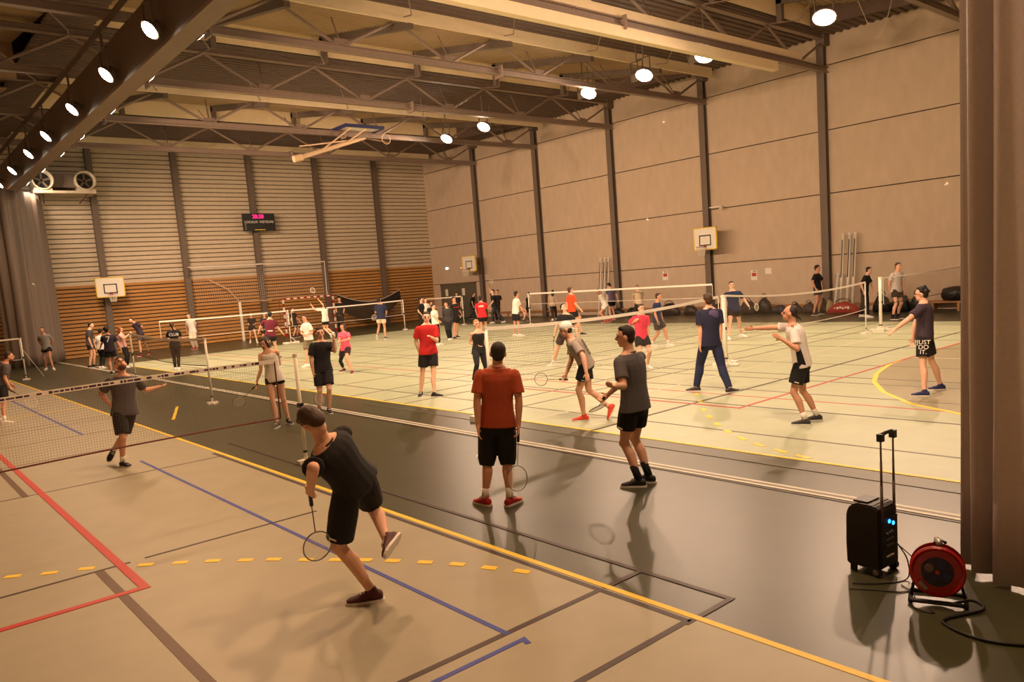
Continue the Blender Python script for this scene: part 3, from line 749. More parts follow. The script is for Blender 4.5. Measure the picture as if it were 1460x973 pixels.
for k in range(4):
    a = pi/4+k*pi/2+.3; mb = MB(); mb.K = 16; c_ = Vector((.094, .054*cos(a), .054*sin(a)))
    mb.loft([(c_, (0, .027, 0), (0, 0, .027)), (c_+Vector((.006, 0, 0)), (0, .025, 0), (0, 0, .025))]); mb.build('socket_cover', mat('socket_blue', lin((.10,.11,.34)), .35) if k != 1 else M_column, hub)
mb = MB(); mb.K = 16; mb.loft([((.094, 0, 0), (0, .014, 0), (0, 0, .014)), ((.104, 0, 0), (0, .012, 0), (0, 0, .012))]); mb.build('hub_cap', M_red, hub)
MB().box((.08, -.03, -.012), (.083, .03, .012), Matrix.Translation((.0, -.083, -.098)) @ Matrix.Rotation(radians(-42), 4, 'X')).build('label', mat('sticker_grey', lin((.62,.58,.56)), .5), t).matrix_local = TL
MB().tube([(.08, -.16, .02), (.10, -.13, .035), (.10, .13, .035), (.08, .16, .02), (-.12, .16, .015), (-.14, 0, .015), (-.12, -.16, .015)], .015, 8, True).build('stand', M_black, t, True)
MB().tube([(-.0, -.16, .02), (-.085, -.12, .2), (-.085, 0, .40), (-.05, .03, .405), (-.02, .05, .405)], .010, 7).tube([(-.0, .16, .02), (-.085, .12, .2), (-.085, 0, .40)], .010, 7).build('carry_frame', M_black, t, True)
MB().tube([(-.085, .0, .40), (.0, .012, .41), (.03, .014, .405)], .02, 10).build('grip', M_metal, t, True)
def curve(pts, n=8):
    P = [Vector(p) for p in pts]; out = []
    for i in range(len(P)-1):
        a, b, c, d = P[max(i-1, 0)], P[i], P[i+1], P[min(i+2, len(P)-1)]
        for k in range(n):
            u = k/n; out.append(.5*((2*b)+(c-a)*u+(2*a-5*b+4*c-d)*u*u+(3*b-a-3*c+d)*u**3))
    return out+[P[-1]]
MB().tube(curve([(5.12, 1.88, .03), (5.25, 1.80, .04), (5.22, 1.72, .012), (4.95, 1.84, .011), (4.86, 1.80, .011), (4.80, 1.62, .011), (4.86, 1.42, .011), (5.1, 1.1, .011)]), .010, 7).build('power_cable', M_black, None, True, label='thick black power cable looping from the red reel across the floor', category='cable')
MB().tube(curve([(5.53, 2.385, .22), (5.50, 2.30, .12), (5.42, 2.27, .012), (5.25, 2.36, .008), (5.12, 2.52, .008)]), .005, 6).build('thin_cable', M_black, None, True, label='thin black cable lying behind the speaker toward the left', category='cable')
MB().tube(curve([(5.55, 2.385, .2), (5.5, 2.22, .10), (5.38, 2.16, .006), (5.2, 2.20, .006), (5.1, 2.38, .006), (5.03, 2.5, .006)]), .004, 6).build('thin_cable', M_black, None, True, label='thin black cable curving in the speaker shadow on the floor', category='cable')
MB().tube(curve([(5.30, 2.26, .006), (5.2, 2.13, .006), (5.05, 2.1, .006), (4.98, 2.0, .006), (5.0, 1.93, .006), (5.03, 1.97, .006)]), .004, 6).build('thin_cable', M_black, None, True, label='thin black cable running into the foot of the red reel', category='cable')

# ---------------------------------------------------------------- bags along the right wall
def bag(x, y, w, h, d, m, label, strap=True, rz=0, seed=0):
    rnd = random.Random(seed); t = thing('sports_bag', label, 'bag', (x, y, 0), rz, 'bags along the right wall')
    mb = MB(); mb.K = 14; R = []
    for i in range(8):
        s = i/7; e = max(.12, sin(pi*(.06+.88*s))**.5); hh = h*e*rnd.uniform(.88, 1.06)
        R.append(((0, -w/2+w*s, hh*.5), (d/2*e*rnd.uniform(.9, 1.08), 0, 0), (0, 0, hh*.5)))
    mb.loft(R); mb.build('body', m, t, True)
    if strap:
        MB().tube(curve([(-d*.2, -w*.28, h*.92), (-d*.1, -w*.1, h*1.13), (0, w*.12, h*1.12), (d*.05, w*.28, h*.93)], 4), .016, 6).build('strap', M_black, t, True)
    MB().tube([(-d*.42, -w*.3, h*.45), (-d*.44, w*.3, h*.45)], .012, 5).build('zip', M_column, t)
bk = M_black; gr = mat('bag_grey', lin((.22,.19,.17)), .7, 0, .1, 30, .15); rd = mat('bag_red', lin((.62,.10,.08)), .5, 0, .1, 10, .1)
tn = mat('bag_tan', lin((.75,.66,.5)), .7, 0, .1, 10, .1); nv = mat('bag_navy', lin((.14,.15,.24)), .6, 0, .1, 10, .1)
BAGS = [(26.2, .95, .42, bk, 'wide low black bag behind the man with the blue shirt'), (25.1, .9, .46, bk, 'black bag pile piece right of the two bending players'),
 (22.9, 1.1, .60, bk, 'big black bag left of the hoop column by the wall'), (21.7, .7, .5, bk, 'black bag just left of the hoop column foot'), (20.2, .7, .5, bk, 'black bag partly behind the walking man'),
 (18.7, .75, .62, gr, 'dark bag behind the racket of the navy shirt player'), (17.9, .6, .75, bk, 'tall round black backpack right of the hoop column'), (17.2, .6, .42, nv, 'navy bag with pale patches by the wall'), (16.5, .6, .42, gr, 'low grey bag left of the man in black by the wall'), (15.9, .55, .45, gr, 'grey brown bag left of the standing man in black T-shirt'),
 (15.35, .4, .62, bk, 'upright black backpack beside the standing man in black'), (15.03, .24, .55, tn, 'pale tan sack behind the standing man in black'),
 (13.0, .62, .72, bk, 'round black bag left of the thick white post'), (12.32, .62, .78, bk, 'tall black backpack behind the man in the grey shirt'), (11.72, .5, .7, bk, 'black bag right of the man in the grey shirt')]
for i, (y, w, h, m, l) in enumerate(BAGS): bag(29.25, y, w, h, .42, m, l, i % 3 != 1, 0, i)
bag(28.7, 14.2, 1.15, .5, .42, rd, 'large red racket bag lying in front of the leaning posts', True, .1, 77)

rb = [o for o in COL.objects if o.get('label', '').startswith('large red racket bag')][0]
mk = MB()
for k in range(6): mk.box((-.222, -.28+k*.1, .20+.03*(k % 2)), (-.205, -.21+k*.1, .30-.02*(k % 3)))
mk.build('white_marks', M_white, rb, kind='stuff')
t = thing('sports_bag', 'black bag resting on the bench near the curtain', 'bag', (29.5, 10.6, .365), 0, 'bags along the right wall')
mb = MB(); mb.K = 14; mb.loft([((0, -.4, .22), (.08, 0, 0), (0, 0, .1)), ((0, -.33, .24), (.2, 0, 0), (0, 0, .24)), ((0, 0, .24), (.22, 0, 0), (0, 0, .26)), ((0, .33, .22), (.2, 0, 0), (0, 0, .22)), ((0, .4, .2), (.08, 0, 0), (0, 0, .1))]); mb.build('body', bk, t, True)
MB().tube(curve([(-.2, -.2, .3), (-.27, 0, .1), (-.2, .2, .3)], 4), .02, 6).build('strap', bk, t, True)
t = thing('low_bench', 'low wooden bench under the black bag by the right wall', 'bench', (29.5, 10.9, 0))
MB().box((-.2, -1.6, .29), (.2, .5, .34)).build('seat', MATS['wood_rail'], t)
for y in (-1.4, -.5, .35): MB().box((-.17, y-.04, 0), (.17, y+.04, .29)).build('leg', MATS['wood_rail'], t)

# ---------------------------------------------------------------- shuttlecocks
M_feather = mat('feather_white', lin((.95,.92,.85)), .7, 0, 0, 50, .05)
def shuttle(p, d, label):
    t = thing('shuttlecock', label, 'shuttlecock', p, 0, 'shuttlecocks')
    d = Vector(d).normalized(); R = d.to_track_quat('Z', 'Y').to_matrix().to_4x4()
    mb = MB(); mb.K = 10; mb.loft([((0, 0, 0), (.009, 0, 0), (0, .009, 0)), ((0, 0, .006), (.013, 0, 0), (0, .013, 0)), ((0, 0, .018), (.0135, 0, 0), (0, .0135, 0))]); mb.build('cork', M_feather, t, True).matrix_local = R
    sk = MB(); me = None
    for k in range(12):
        a = k*pi/6; c, s = cos(a), sin(a); c2, s2 = -s, c
        sk.quad((.012*c, .012*s, .016), (.03*c-.008*c2, .03*s-.008*s2, .07), (.034*c, .034*s, .085), (.03*c+.008*c2, .03*s+.008*s2, .07))
    sk.build('feathers', M_feather, t).matrix_local = R
for p, d, l in [((20, 15.55, 6.82), (1, .4, .1), 'white shuttlecock high in the air before the concrete wall'), ((20, 7.37, 3.74), (.6, -1, .6), 'white shuttlecock flying near the curtain edge at right'),
 ((20, 16.32, 3.86), (-.6, 1, .7), 'white shuttlecock flying left of the bright hoop'), ((6.06, 30, 4.76), (1, 0, 0), 'white shuttlecock flying in front of the ribbed wall at left'), ((4.68, 30, 3.33), (-1, 1, .5), 'white shuttlecock flying in front of the grey curtain'),
 ((22.9, 30.5, 2.98), (-.8, .5, .8), 'white shuttlecock flying just under the far hoop')]:
    shuttle(p, d, l)
for p, d, l in [((20.0, 16.25, .034), (.4, 1, -.12), 'shuttlecock lying on the pale floor by the man in navy with a racket')]:
    shuttle(p, d, l)
PEOPLE = [
{'label': 'man in black bending left with one leg raised in the foreground', 'base': [2.677, 5.022], 's': 1.02, 'px': 336.0, 'J': {'P': [-0.037, 0.02, 0.924], 'N': [-0.261, 0.003, 1.279], 'H': [-0.328, 0.006, 1.448], 'hL': [-0.11, -0.003, 0.877], 'KL': [-0.185, 0.102, 0.463], 'AL': [0.0, 0.0, 0.085], 'SL': [-0.379, -0.042, 1.137], 'TL': [-0.838, 0.545, 0.0], 'EL': [-0.511, -0.311, 1.194], 'WL': [-0.46, -0.131, 1.013], 'hR': [0.035, 0.043, 0.971], 'KR': [0.211, 0.266, 0.644], 'AR': [0.093, -0.124, 0.497], 'SR': [-0.084, 0.052, 1.327], 'TR': [-0.999, -0.034, -0.0], 'ER': [-0.282, 0.08, 1.095], 'WR': [-0.176, 0.309, 1.031], 'F': [0.094, 0.663, -0.743]}, 'top': ('tee', 'black2'), 'bot': ('shorts', 'black'), 'hem': 0.86, 'shoe': 'darkred', 'sock': None, 'hair': ('short', 'brown'), 'rk': ('L', [-0.362, 0.079, 0.504])},
{'label': 'man in a rust orange T-shirt and black knee length shorts seen from behind', 'base': [4.818, 6.131], 's': 0.977, 'px': 246.0, 'J': {'P': [0.048, -0.037, 0.891], 'N': [0.082, -0.065, 1.451], 'H': [0.097, -0.076, 1.597], 'hL': [-0.02, 0.016, 0.898], 'KL': [-0.008, 0.112, 0.495], 'AL': [-0.076, 0.109, 0.085], 'SL': [-0.057, 0.045, 1.411], 'TL': [-0.032, 0.999, 0.0], 'EL': [-0.131, 0.043, 1.128], 'WL': [-0.168, 0.01, 0.883], 'hR': [0.115, -0.09, 0.885], 'KR': [0.163, -0.014, 0.479], 'AR': [0.076, -0.109, 0.085], 'SR': [0.215, -0.169, 1.384], 'TR': [0.979, 0.205, 0.0], 'ER': [0.204, -0.223, 1.096], 'WR': [0.154, -0.245, 0.853], 'F': [0.618, 0.786, 0.0]}, 'top': ('tee', 'rust'), 'bot': ('shorts', 'black'), 'hem': 1.12, 'shoe': 'redwhite', 'sock': 'white', 'hair': ('short', 'darkbrown'), 'rk': ('R', [0.013, -0.325, 0.317])},
{'label': 'man in a dark grey T-shirt and black shorts standing with arms bent, back turned', 'base': [6.263, 5.373], 's': 0.999, 'px': 232.0, 'J': {'P': [-0.032, 0.037, 0.885], 'N': [-0.052, 0.061, 1.459], 'H': [-0.069, 0.081, 1.634], 'hL': [-0.12, 0.036, 0.882], 'KL': [-0.109, 0.157, 0.475], 'AL': [-0.095, -0.01, 0.085], 'SL': [-0.228, 0.056, 1.398], 'TL': [-0.582, 0.813, 0.0], 'EL': [-0.32, -0.071, 1.143], 'WL': [-0.559, -0.152, 1.183], 'hR': [0.056, 0.038, 0.888], 'KR': [0.074, 0.161, 0.482], 'AR': [0.095, 0.01, 0.085], 'SR': [0.128, 0.061, 1.41], 'TR': [-0.352, 0.936, 0.0], 'ER': [-0.016, 0.161, 1.167], 'WR': [-0.125, 0.324, 1.004], 'F': [-0.582, 0.813, 0.0]}, 'top': ('tee', 'slate'), 'bot': ('shorts', 'black'), 'hem': 0.62, 'shoe': 'black', 'sock': 'black', 'hair': ('short', 'darkbrown'), 'fist': 1, 'rk': ('R', [0.125, 0.759, 0.754])},
{'label': 'man in a white backwards cap lunging left with a printed grey T-shirt', 'base': [8.563, 8.504], 's': 1.0, 'px': 159.0, 'J': {'P': [0.061, -0.061, 0.901], 'N': [-0.126, 0.056, 1.321], 'H': [-0.177, 0.107, 1.484], 'hL': [0.006, -0.13, 0.896], 'KL': [-0.081, 0.004, 0.502], 'AL': [0.0, 0.0, 0.085], 'SL': [-0.215, -0.097, 1.262], 'TL': [-0.64, 0.768, 0.0], 'EL': [-0.258, -0.325, 1.071], 'WL': [-0.301, -0.404, 0.833], 'hR': [0.115, 0.008, 0.906], 'KR': [0.083, -0.055, 0.487], 'AR': [0.286, -0.288, 0.196], 'SR': [0.006, 0.181, 1.283], 'TR': [-0.817, 0.576, -0.0], 'ER': [-0.032, 0.168, 0.985], 'WR': [-0.13, 0.218, 0.755], 'F': [-0.752, 0.636, -0.174]}, 'top': ('tee', 'greyprint'), 'bot': ('shorts', 'black'), 'hem': 0.62, 'shoe': 'orangered', 'sock': None, 'hair': ('cap', 'white'), 'rk': ('R', [-0.267, 0.755, 0.672])},
{'label': 'man in a white and black polo shirt reaching out with his hair tied back', 'base': [9.985, 5.449], 's': 0.957, 'px': 168.0, 'J': {'P': [-0.047, 0.085, 0.852], 'N': [-0.098, 0.18, 1.391], 'H': [-0.113, 0.208, 1.558], 'hL': [-0.121, 0.045, 0.852], 'KL': [-0.208, 0.137, 0.465], 'AL': [-0.168, -0.002, 0.085], 'SL': [-0.243, 0.09, 1.339], 'TL': [-0.401, 0.916, 0.0], 'EL': [-0.334, -0.014, 1.088], 'WL': [-0.422, 0.163, 1.23], 'hR': [0.027, 0.126, 0.852], 'KR': [0.054, 0.149, 0.446], 'AR': [0.168, 0.002, 0.085], 'SR': [0.056, 0.253, 1.339], 'TR': [-0.554, 0.833, -0.0], 'ER': [-0.092, 0.498, 1.359], 'WR': [-0.224, 0.703, 1.36], 'F': [-0.469, 0.859, 0.208]}, 'top': ('tee', 'whiteblack'), 'bot': ('shorts', 'black'), 'hem': 0.72, 'shoe': 'darkgrey', 'sock': 'white', 'hair': ('receding', 'darkbrown')},
{'label': 'man with glasses in a dark T-shirt and shorts lettered in white', 'base': [12.903, 4.962], 's': 0.98, 'px': 138.0, 'J': {'P': [-0.038, 0.099, 0.917], 'N': [-0.039, 0.102, 1.454], 'H': [-0.049, 0.128, 1.6], 'hL': [-0.121, 0.075, 0.917], 'KL': [-0.233, 0.053, 0.5], 'AL': [-0.333, -0.006, 0.085], 'SL': [-0.207, 0.054, 1.4], 'TL': [-0.276, 0.961, 0.0], 'EL': [-0.416, 0.176, 1.233], 'WL': [-0.57, 0.315, 1.094], 'hR': [0.045, 0.123, 0.917], 'KR': [0.185, 0.084, 0.497], 'AR': [0.333, 0.006, 0.085], 'SR': [0.128, 0.15, 1.4], 'TR': [-0.516, 0.857, -0.0], 'ER': [0.056, 0.267, 1.14], 'WR': [0.019, 0.291, 0.894], 'F': [-0.276, 0.961, 0.0]}, 'top': ('tee', 'plum'), 'bot': ('shorts', 'black2'), 'hem': 0.75, 'shoe': 'blue', 'sock': None, 'hair': ('messy', 'black'), 'glasses': 1, 'jdi': 1},
{'label': 'man in navy T-shirt and navy trousers walking away with a pale blurred back print', 'base': [11.642, 8.239], 's': 1.026, 'px': 134.0, 'J': {'P': [-0.003, 0.004, 0.903], 'N': [0.001, -0.001, 1.529], 'H': [-0.01, 0.014, 1.681], 'hL': [-0.072, 0.061, 0.903], 'KL': [-0.01, 0.245, 0.513], 'AL': [-0.043, 0.324, 0.085], 'SL': [-0.14, 0.116, 1.474], 'TL': [-0.504, 0.864, 0.0], 'EL': [-0.16, 0.095, 1.167], 'WL': [-0.193, 0.09, 0.908], 'hR': [0.067, -0.054, 0.902], 'KR': [0.102, -0.138, 0.475], 'AR': [0.043, -0.324, 0.085], 'SR': [0.141, -0.117, 1.471], 'TR': [0.908, -0.418, 0.0], 'ER': [0.121, -0.134, 1.164], 'WR': [0.087, -0.134, 0.904], 'F': [0.418, 0.908, 0.0]}, 'top': ('tee', 'navyprint'), 'bot': ('long', 'navy'), 'hem': 0.6, 'shoe': 'darkgrey', 'sock': 'white', 'hair': ('short', 'brown')},
{'label': 'bearded man in grey looking up and hopping behind the near net', 'base': [2.715, 12.37], 's': 0.934, 'px': 151.0, 'J': {'P': [0.111, -0.024, 0.816], 'N': [0.151, -0.033, 1.352], 'H': [0.144, -0.032, 1.518], 'hL': [0.193, -0.028, 0.81], 'KL': [0.054, 0.025, 0.442], 'AL': [-0.015, 0.351, 0.226], 'SL': [0.313, -0.039, 1.288], 'TL': [-0.214, -0.977, 0.0], 'EL': [0.458, 0.075, 1.077], 'WL': [0.677, 0.166, 1.092], 'hR': [0.03, -0.021, 0.822], 'KR': [0.009, -0.157, 0.45], 'AR': [0.0, 0.0, 0.085], 'SR': [-0.018, -0.026, 1.313], 'TR': [0.303, -0.953, 0.0], 'ER': [-0.135, 0.132, 1.113], 'WR': [-0.044, 0.012, 0.928], 'F': [-0.029, -0.706, 0.707]}, 'top': ('tee', 'charcoal'), 'bot': ('shorts', 'black'), 'hem': 0.85, 'shoe': 'black', 'sock': 'white', 'hair': ('short', 'darkbrown'), 'beard': 1},
{'label': 'woman in a white tank top holding a racket beside the near net end', 'base': [5.621, 13.269], 's': 0.933, 'px': 133.0, 'J': {'P': [-0.053, 0.022, 0.866], 'N': [-0.105, 0.045, 1.4], 'H': [-0.143, 0.06, 1.534], 'hL': [0.007, -0.033, 0.875], 'KL': [0.062, 0.008, 0.476], 'AL': [0.141, 0.074, 0.085], 'SL': [0.008, -0.059, 1.364], 'TL': [-0.052, -0.999, 0.0], 'EL': [0.085, 0.056, 1.12], 'WL': [-0.129, -0.038, 1.164], 'hR': [-0.113, 0.078, 0.858], 'KR': [-0.154, -0.026, 0.478], 'AR': [-0.141, -0.074, 0.085], 'SR': [-0.209, 0.144, 1.334], 'TR': [-0.681, -0.732, -0.0], 'ER': [-0.242, 0.13, 1.056], 'WR': [-0.325, 0.179, 0.839], 'F': [-0.807, -0.412, -0.423]}, 'top': ('tank', 'white'), 'bot': ('shorts', 'black'), 'hem': 0.28, 'shoe': 'darkgrey', 'sock': None, 'hair': ('long', 'brown'), 'f': 1, 'rk': ('R', [-0.586, 0.513, 0.473])},
{'label': 'man in a black T-shirt and black shorts raising one hand beside the near post', 'base': [6.704, 13.785], 's': 0.962, 'px': 125.0, 'J': {'P': [0.05, -0.024, 0.851], 'N': [0.074, -0.036, 1.404], 'H': [0.066, -0.032, 1.569], 'hL': [0.131, -0.051, 0.847], 'KL': [0.049, -0.212, 0.48], 'AL': [0.051, -0.107, 0.085], 'SL': [0.235, -0.088, 1.343], 'TL': [-0.275, -0.962, 0.0], 'EL': [0.181, -0.336, 1.206], 'WL': [0.142, -0.431, 1.429], 'hR': [-0.03, 0.002, 0.855], 'KR': [-0.08, -0.065, 0.455], 'AR': [-0.051, 0.107, 0.085], 'SR': [-0.091, 0.018, 1.359], 'TR': [-0.587, -0.81, -0.0], 'ER': [-0.15, 0.018, 1.077], 'WR': [-0.148, -0.012, 0.833], 'F': [-0.308, -0.951, 0.0]}, 'top': ('tee', 'black'), 'bot': ('shorts', 'black'), 'hem': 0.78, 'shoe': 'black', 'sock': None, 'hair': ('short', 'darkbrown'), 'rk': ('R', [-0.124, -0.107, 0.282])},
{'label': 'woman in a pink T-shirt with long brown hair and one dark legging', 'base': [10.495, 19.811], 's': 0.9, 'px': 85.0, 'J': {'P': [0.002, -0.001, 0.683], 'N': [-0.006, 0.003, 1.178], 'H': [-0.021, 0.011, 1.312], 'hL': [0.038, -0.072, 0.684], 'KL': [-0.158, -0.288, 0.438], 'AL': [-0.094, -0.422, 0.085], 'SL': [0.06, -0.125, 1.13], 'TL': [-0.614, -0.789, -0.0], 'EL': [-0.029, -0.325, 0.972], 'WL': [-0.232, -0.222, 0.941], 'hR': [-0.034, 0.069, 0.681], 'KR': [-0.103, 0.203, 0.33], 'AR': [0.094, 0.422, 0.085], 'SR': [-0.071, 0.131, 1.126], 'TR': [-0.978, -0.209, -0.0], 'ER': [-0.197, -0.064, 0.988], 'WR': [-0.322, -0.246, 0.925], 'F': [-0.89, -0.455, 0.0]}, 'top': ('tee', 'pink'), 'bot': ('shorts', 'maroonblack'), 'hem': 0.6, 'shoe': 'maroon', 'sock': None, 'hair': ('long', 'brown'), 'f': 1, 'legging': 'R'},
{'label': 'man in a red patterned T-shirt and black shorts holding a racket', 'base': [8.876, 13.376], 's': 0.999, 'px': 119.0, 'J': {'P': [0.077, -0.051, 0.942], 'N': [0.086, -0.057, 1.517], 'H': [0.097, -0.064, 1.666], 'hL': [0.154, -0.093, 0.941], 'KL': [0.086, -0.164, 0.516], 'AL': [0.036, -0.201, 0.085], 'SL': [0.241, -0.141, 1.458], 'TL': [0.594, -0.805, 0.0], 'EL': [0.211, -0.206, 1.167], 'WL': [0.003, -0.317, 1.264], 'hR': [-0.001, -0.009, 0.944], 'KR': [-0.028, 0.079, 0.511], 'AR': [-0.036, 0.201, 0.085], 'SR': [-0.071, 0.029, 1.465], 'TR': [-0.689, -0.725, -0.0], 'ER': [-0.092, 0.125, 1.182], 'WR': [-0.022, 0.137, 0.937], 'F': [-0.478, -0.878, 0.0]}, 'top': ('tee', 'redpat'), 'bot': ('shorts', 'black'), 'hem': 0.72, 'shoe': 'black', 'sock': None, 'hair': ('short', 'brown'), 'rk': ('R', [0.359, 0.547, 0.927])},
{'label': 'blonde woman in a black top and black leggings standing by a net post', 'base': [10.726, 13.985], 's': 0.9, 'px': 109.0, 'J': {'P': [0.042, -0.032, 0.71], 'N': [0.055, -0.042, 1.203], 'H': [0.039, -0.03, 1.358], 'hL': [0.115, -0.063, 0.707], 'KL': [0.115, -0.15, 0.335], 'AL': [0.245, 0.109, 0.085], 'SL': [0.187, -0.096, 1.149], 'TL': [-0.3, -0.954, 0.0], 'EL': [0.307, 0.023, 0.939], 'WL': [0.301, 0.001, 0.711], 'hR': [-0.031, -0.002, 0.712], 'KR': [-0.195, -0.223, 0.446], 'AR': [-0.245, -0.109, 0.085], 'SR': [-0.079, 0.014, 1.158], 'TR': [-0.737, -0.676, -0.0], 'ER': [-0.056, 0.155, 0.929], 'WR': [-0.003, -0.058, 0.862], 'F': [-0.216, -0.976, 0.0]}, 'top': ('tank', 'black'), 'bot': ('long', 'black'), 'hem': 0.6, 'shoe': 'white', 'sock': None, 'hair': ('bun', 'blond'), 'f': 1, 'tight': 1},
{'label': 'bearded man in dark clothes at the left edge holding a racket', 'base': [2.118, 20.446], 's': 0.91, 'px': 93.0, 'J': {'P': [0.154, -0.016, 0.808], 'N': [0.278, -0.029, 1.316], 'H': [0.363, -0.038, 1.454], 'hL': [0.168, 0.063, 0.806], 'KL': [0.081, 0.245, 0.44], 'AL': [-0.042, 0.429, 0.085], 'SL': [0.296, 0.132, 1.264], 'TL': [0.962, -0.274, 0.0], 'EL': [0.221, 0.123, 1.002], 'WL': [0.348, 0.183, 0.817], 'hR': [0.139, -0.095, 0.809], 'KR': [0.108, -0.265, 0.447], 'AR': [0.042, -0.429, 0.085], 'SR': [0.237, -0.187, 1.271], 'TR': [1.0, -0.016, 0.0], 'ER': [0.202, -0.201, 1.0], 'WR': [0.261, -0.227, 0.777], 'F': [0.982, -0.189, 0.0]}, 'top': ('tee', 'charcoal'), 'bot': ('shorts', 'black'), 'hem': 0.7, 'shoe': 'white', 'sock': 'white', 'hair': ('short', 'darkbrown'), 'beard': 1, 'rk': ('R', [0.638, -0.318, 0.373])},
{'label': 'man in a black T-shirt looking up behind the white capped man', 'base': [13.428, 13.892], 's': 0.933, 'px': 99.0, 'J': {'P': [0.041, -0.04, 0.804], 'N': [0.078, -0.076, 1.338], 'H': [0.047, -0.045, 1.498], 'hL': [0.063, -0.119, 0.797], 'KL': [0.01, -0.295, 0.445], 'AL': [-0.009, -0.465, 0.085], 'SL': [0.12, -0.232, 1.273], 'TL': [-0.695, -0.719, 0.0], 'EL': [0.169, -0.308, 1.008], 'WL': [0.172, -0.339, 0.773], 'hR': [0.019, 0.039, 0.811], 'KR': [-0.004, 0.248, 0.446], 'AR': [0.009, 0.465, 0.085], 'SR': [0.03, 0.087, 1.301], 'TR': [-0.97, 0.242, -0.0], 'ER': [-0.065, 0.151, 1.046], 'WR': [-0.126, 0.182, 0.818], 'F': [-0.21, -0.84, 0.5]}, 'top': ('tee', 'black'), 'bot': ('shorts', 'brownblack'), 'hem': 0.62, 'shoe': 'white', 'sock': 'white', 'hair': ('short', 'black'), 'rk': ('R', [0.005, 0.41, 0.324])},
{'label': 'man in a bright pink shirt with a hand at his shoulder', 'base': [13.674, 11.611], 's': 0.9, 'px': 107.0, 'J': {'P': [0.019, -0.022, 0.756], 'N': [0.038, -0.044, 1.273], 'H': [0.043, -0.05, 1.418], 'hL': [0.093, -0.049, 0.752], 'KL': [0.055, -0.229, 0.417], 'AL': [0.141, -0.061, 0.085], 'SL': [0.186, -0.096, 1.216], 'TL': [-0.168, -0.986, 0.0], 'EL': [0.166, -0.107, 0.947], 'WL': [0.152, -0.124, 0.718], 'hR': [-0.056, 0.004, 0.76], 'KR': [-0.157, -0.13, 0.416], 'AR': [-0.141, 0.061, 0.085], 'SR': [-0.115, 0.012, 1.231], 'TR': [-0.495, -0.869, 0.0], 'ER': [-0.109, 0.207, 1.045], 'WR': [-0.141, 0.002, 1.144], 'F': [-0.337, -0.942, 0.0]}, 'top': ('tee', 'hotpink'), 'bot': ('shorts', 'black'), 'hem': 0.6, 'shoe': 'white', 'sock': None, 'hair': ('short', 'brown')},
{'label': 'man in a navy T-shirt and dark shorts walking right with a racket down', 'base': [17.808, 14.369], 's': 0.914, 'px': 84.0, 'J': {'P': [-0.027, 0.033, 0.789], 'N': [-0.009, 0.012, 1.313], 'H': [0.019, -0.024, 1.47], 'hL': [0.047, 0.066, 0.788], 'KL': [0.115, -0.141, 0.466], 'AL': [0.121, -0.215, 0.085], 'SL': [0.138, 0.08, 1.261], 'TL': [0.558, -0.83, 0.0], 'EL': [0.148, 0.04, 0.99], 'WL': [0.167, -0.009, 0.763], 'hR': [-0.1, 0.001, 0.79], 'KR': [-0.06, 0.002, 0.404], 'AR': [-0.121, 0.215, 0.085], 'SR': [-0.16, -0.052, 1.265], 'TR': [0.324, -0.946, 0.0], 'ER': [-0.196, -0.036, 0.994], 'WR': [-0.17, -0.094, 0.77], 'F': [0.405, -0.914, 0.0]}, 'top': ('tee', 'navyblue'), 'bot': ('shorts', 'darkgrey'), 'hem': 0.75, 'shoe': 'white', 'sock': 'white', 'hair': ('short', 'darkbrown'), 'rk': ('R', [0.172, 0.04, 0.346])},
{'label': 'man in navy ready to return beside the thick white post', 'base': [20.108, 13.339], 's': 0.994, 'px': 79.0, 'J': {'P': [0.002, -0.003, 0.874], 'N': [-0.016, 0.024, 1.444], 'H': [-0.023, 0.034, 1.621], 'hL': [0.062, -0.066, 0.878], 'KL': [0.216, -0.026, 0.475], 'AL': [0.395, 0.04, 0.085], 'SL': [0.108, -0.107, 1.399], 'TL': [0.062, -0.998, 0.0], 'EL': [0.271, -0.188, 1.163], 'WL': [0.229, -0.35, 0.972], 'hR': [-0.059, 0.061, 0.869], 'KR': [-0.239, -0.003, 0.484], 'AR': [-0.395, -0.04, 0.085], 'SR': [-0.136, 0.149, 1.38], 'TR': [-0.725, -0.689, 0.0], 'ER': [-0.157, 0.301, 1.125], 'WR': [-0.078, 0.404, 0.907], 'F': [-0.725, -0.689, 0.0]}, 'top': ('tee', 'navyblue'), 'bot': ('shorts', 'black'), 'hem': 0.5, 'shoe': 'white', 'sock': None, 'hair': ('short', 'darkbrown'), 'rk': ('L', [0.782, -0.334, 0.885])},
{'label': 'man in a bright orange T-shirt running behind the far net', 'base': [20.581, 20.261], 's': 1.038, 'px': 66.0, 'J': {'P': [-0.222, 0.226, 0.959], 'N': [-0.226, 0.23, 1.556], 'H': [-0.238, 0.242, 1.711], 'hL': [-0.198, 0.314, 0.959], 'KL': [0.102, 0.167, 0.67], 'AL': [-0.156, 0.158, 0.312], 'SL': [-0.177, 0.407, 1.498], 'TL': [0.903, -0.43, 0.0], 'EL': [-0.243, 0.455, 1.198], 'WL': [-0.211, 0.405, 0.94], 'hR': [-0.246, 0.138, 0.96], 'KR': [-0.104, 0.064, 0.528], 'AR': [0.0, 0.0, 0.085], 'SR': [-0.275, 0.051, 1.5], 'TR': [0.815, -0.58, 0.0], 'ER': [-0.251, 0.008, 1.192], 'WR': [-0.14, -0.119, 0.988], 'F': [0.964, -0.266, 0.0]}, 'top': ('tee', 'orange'), 'bot': ('shorts', 'black'), 'hem': 0.6, 'shoe': 'black', 'sock': None, 'hair': ('short', 'brown')},
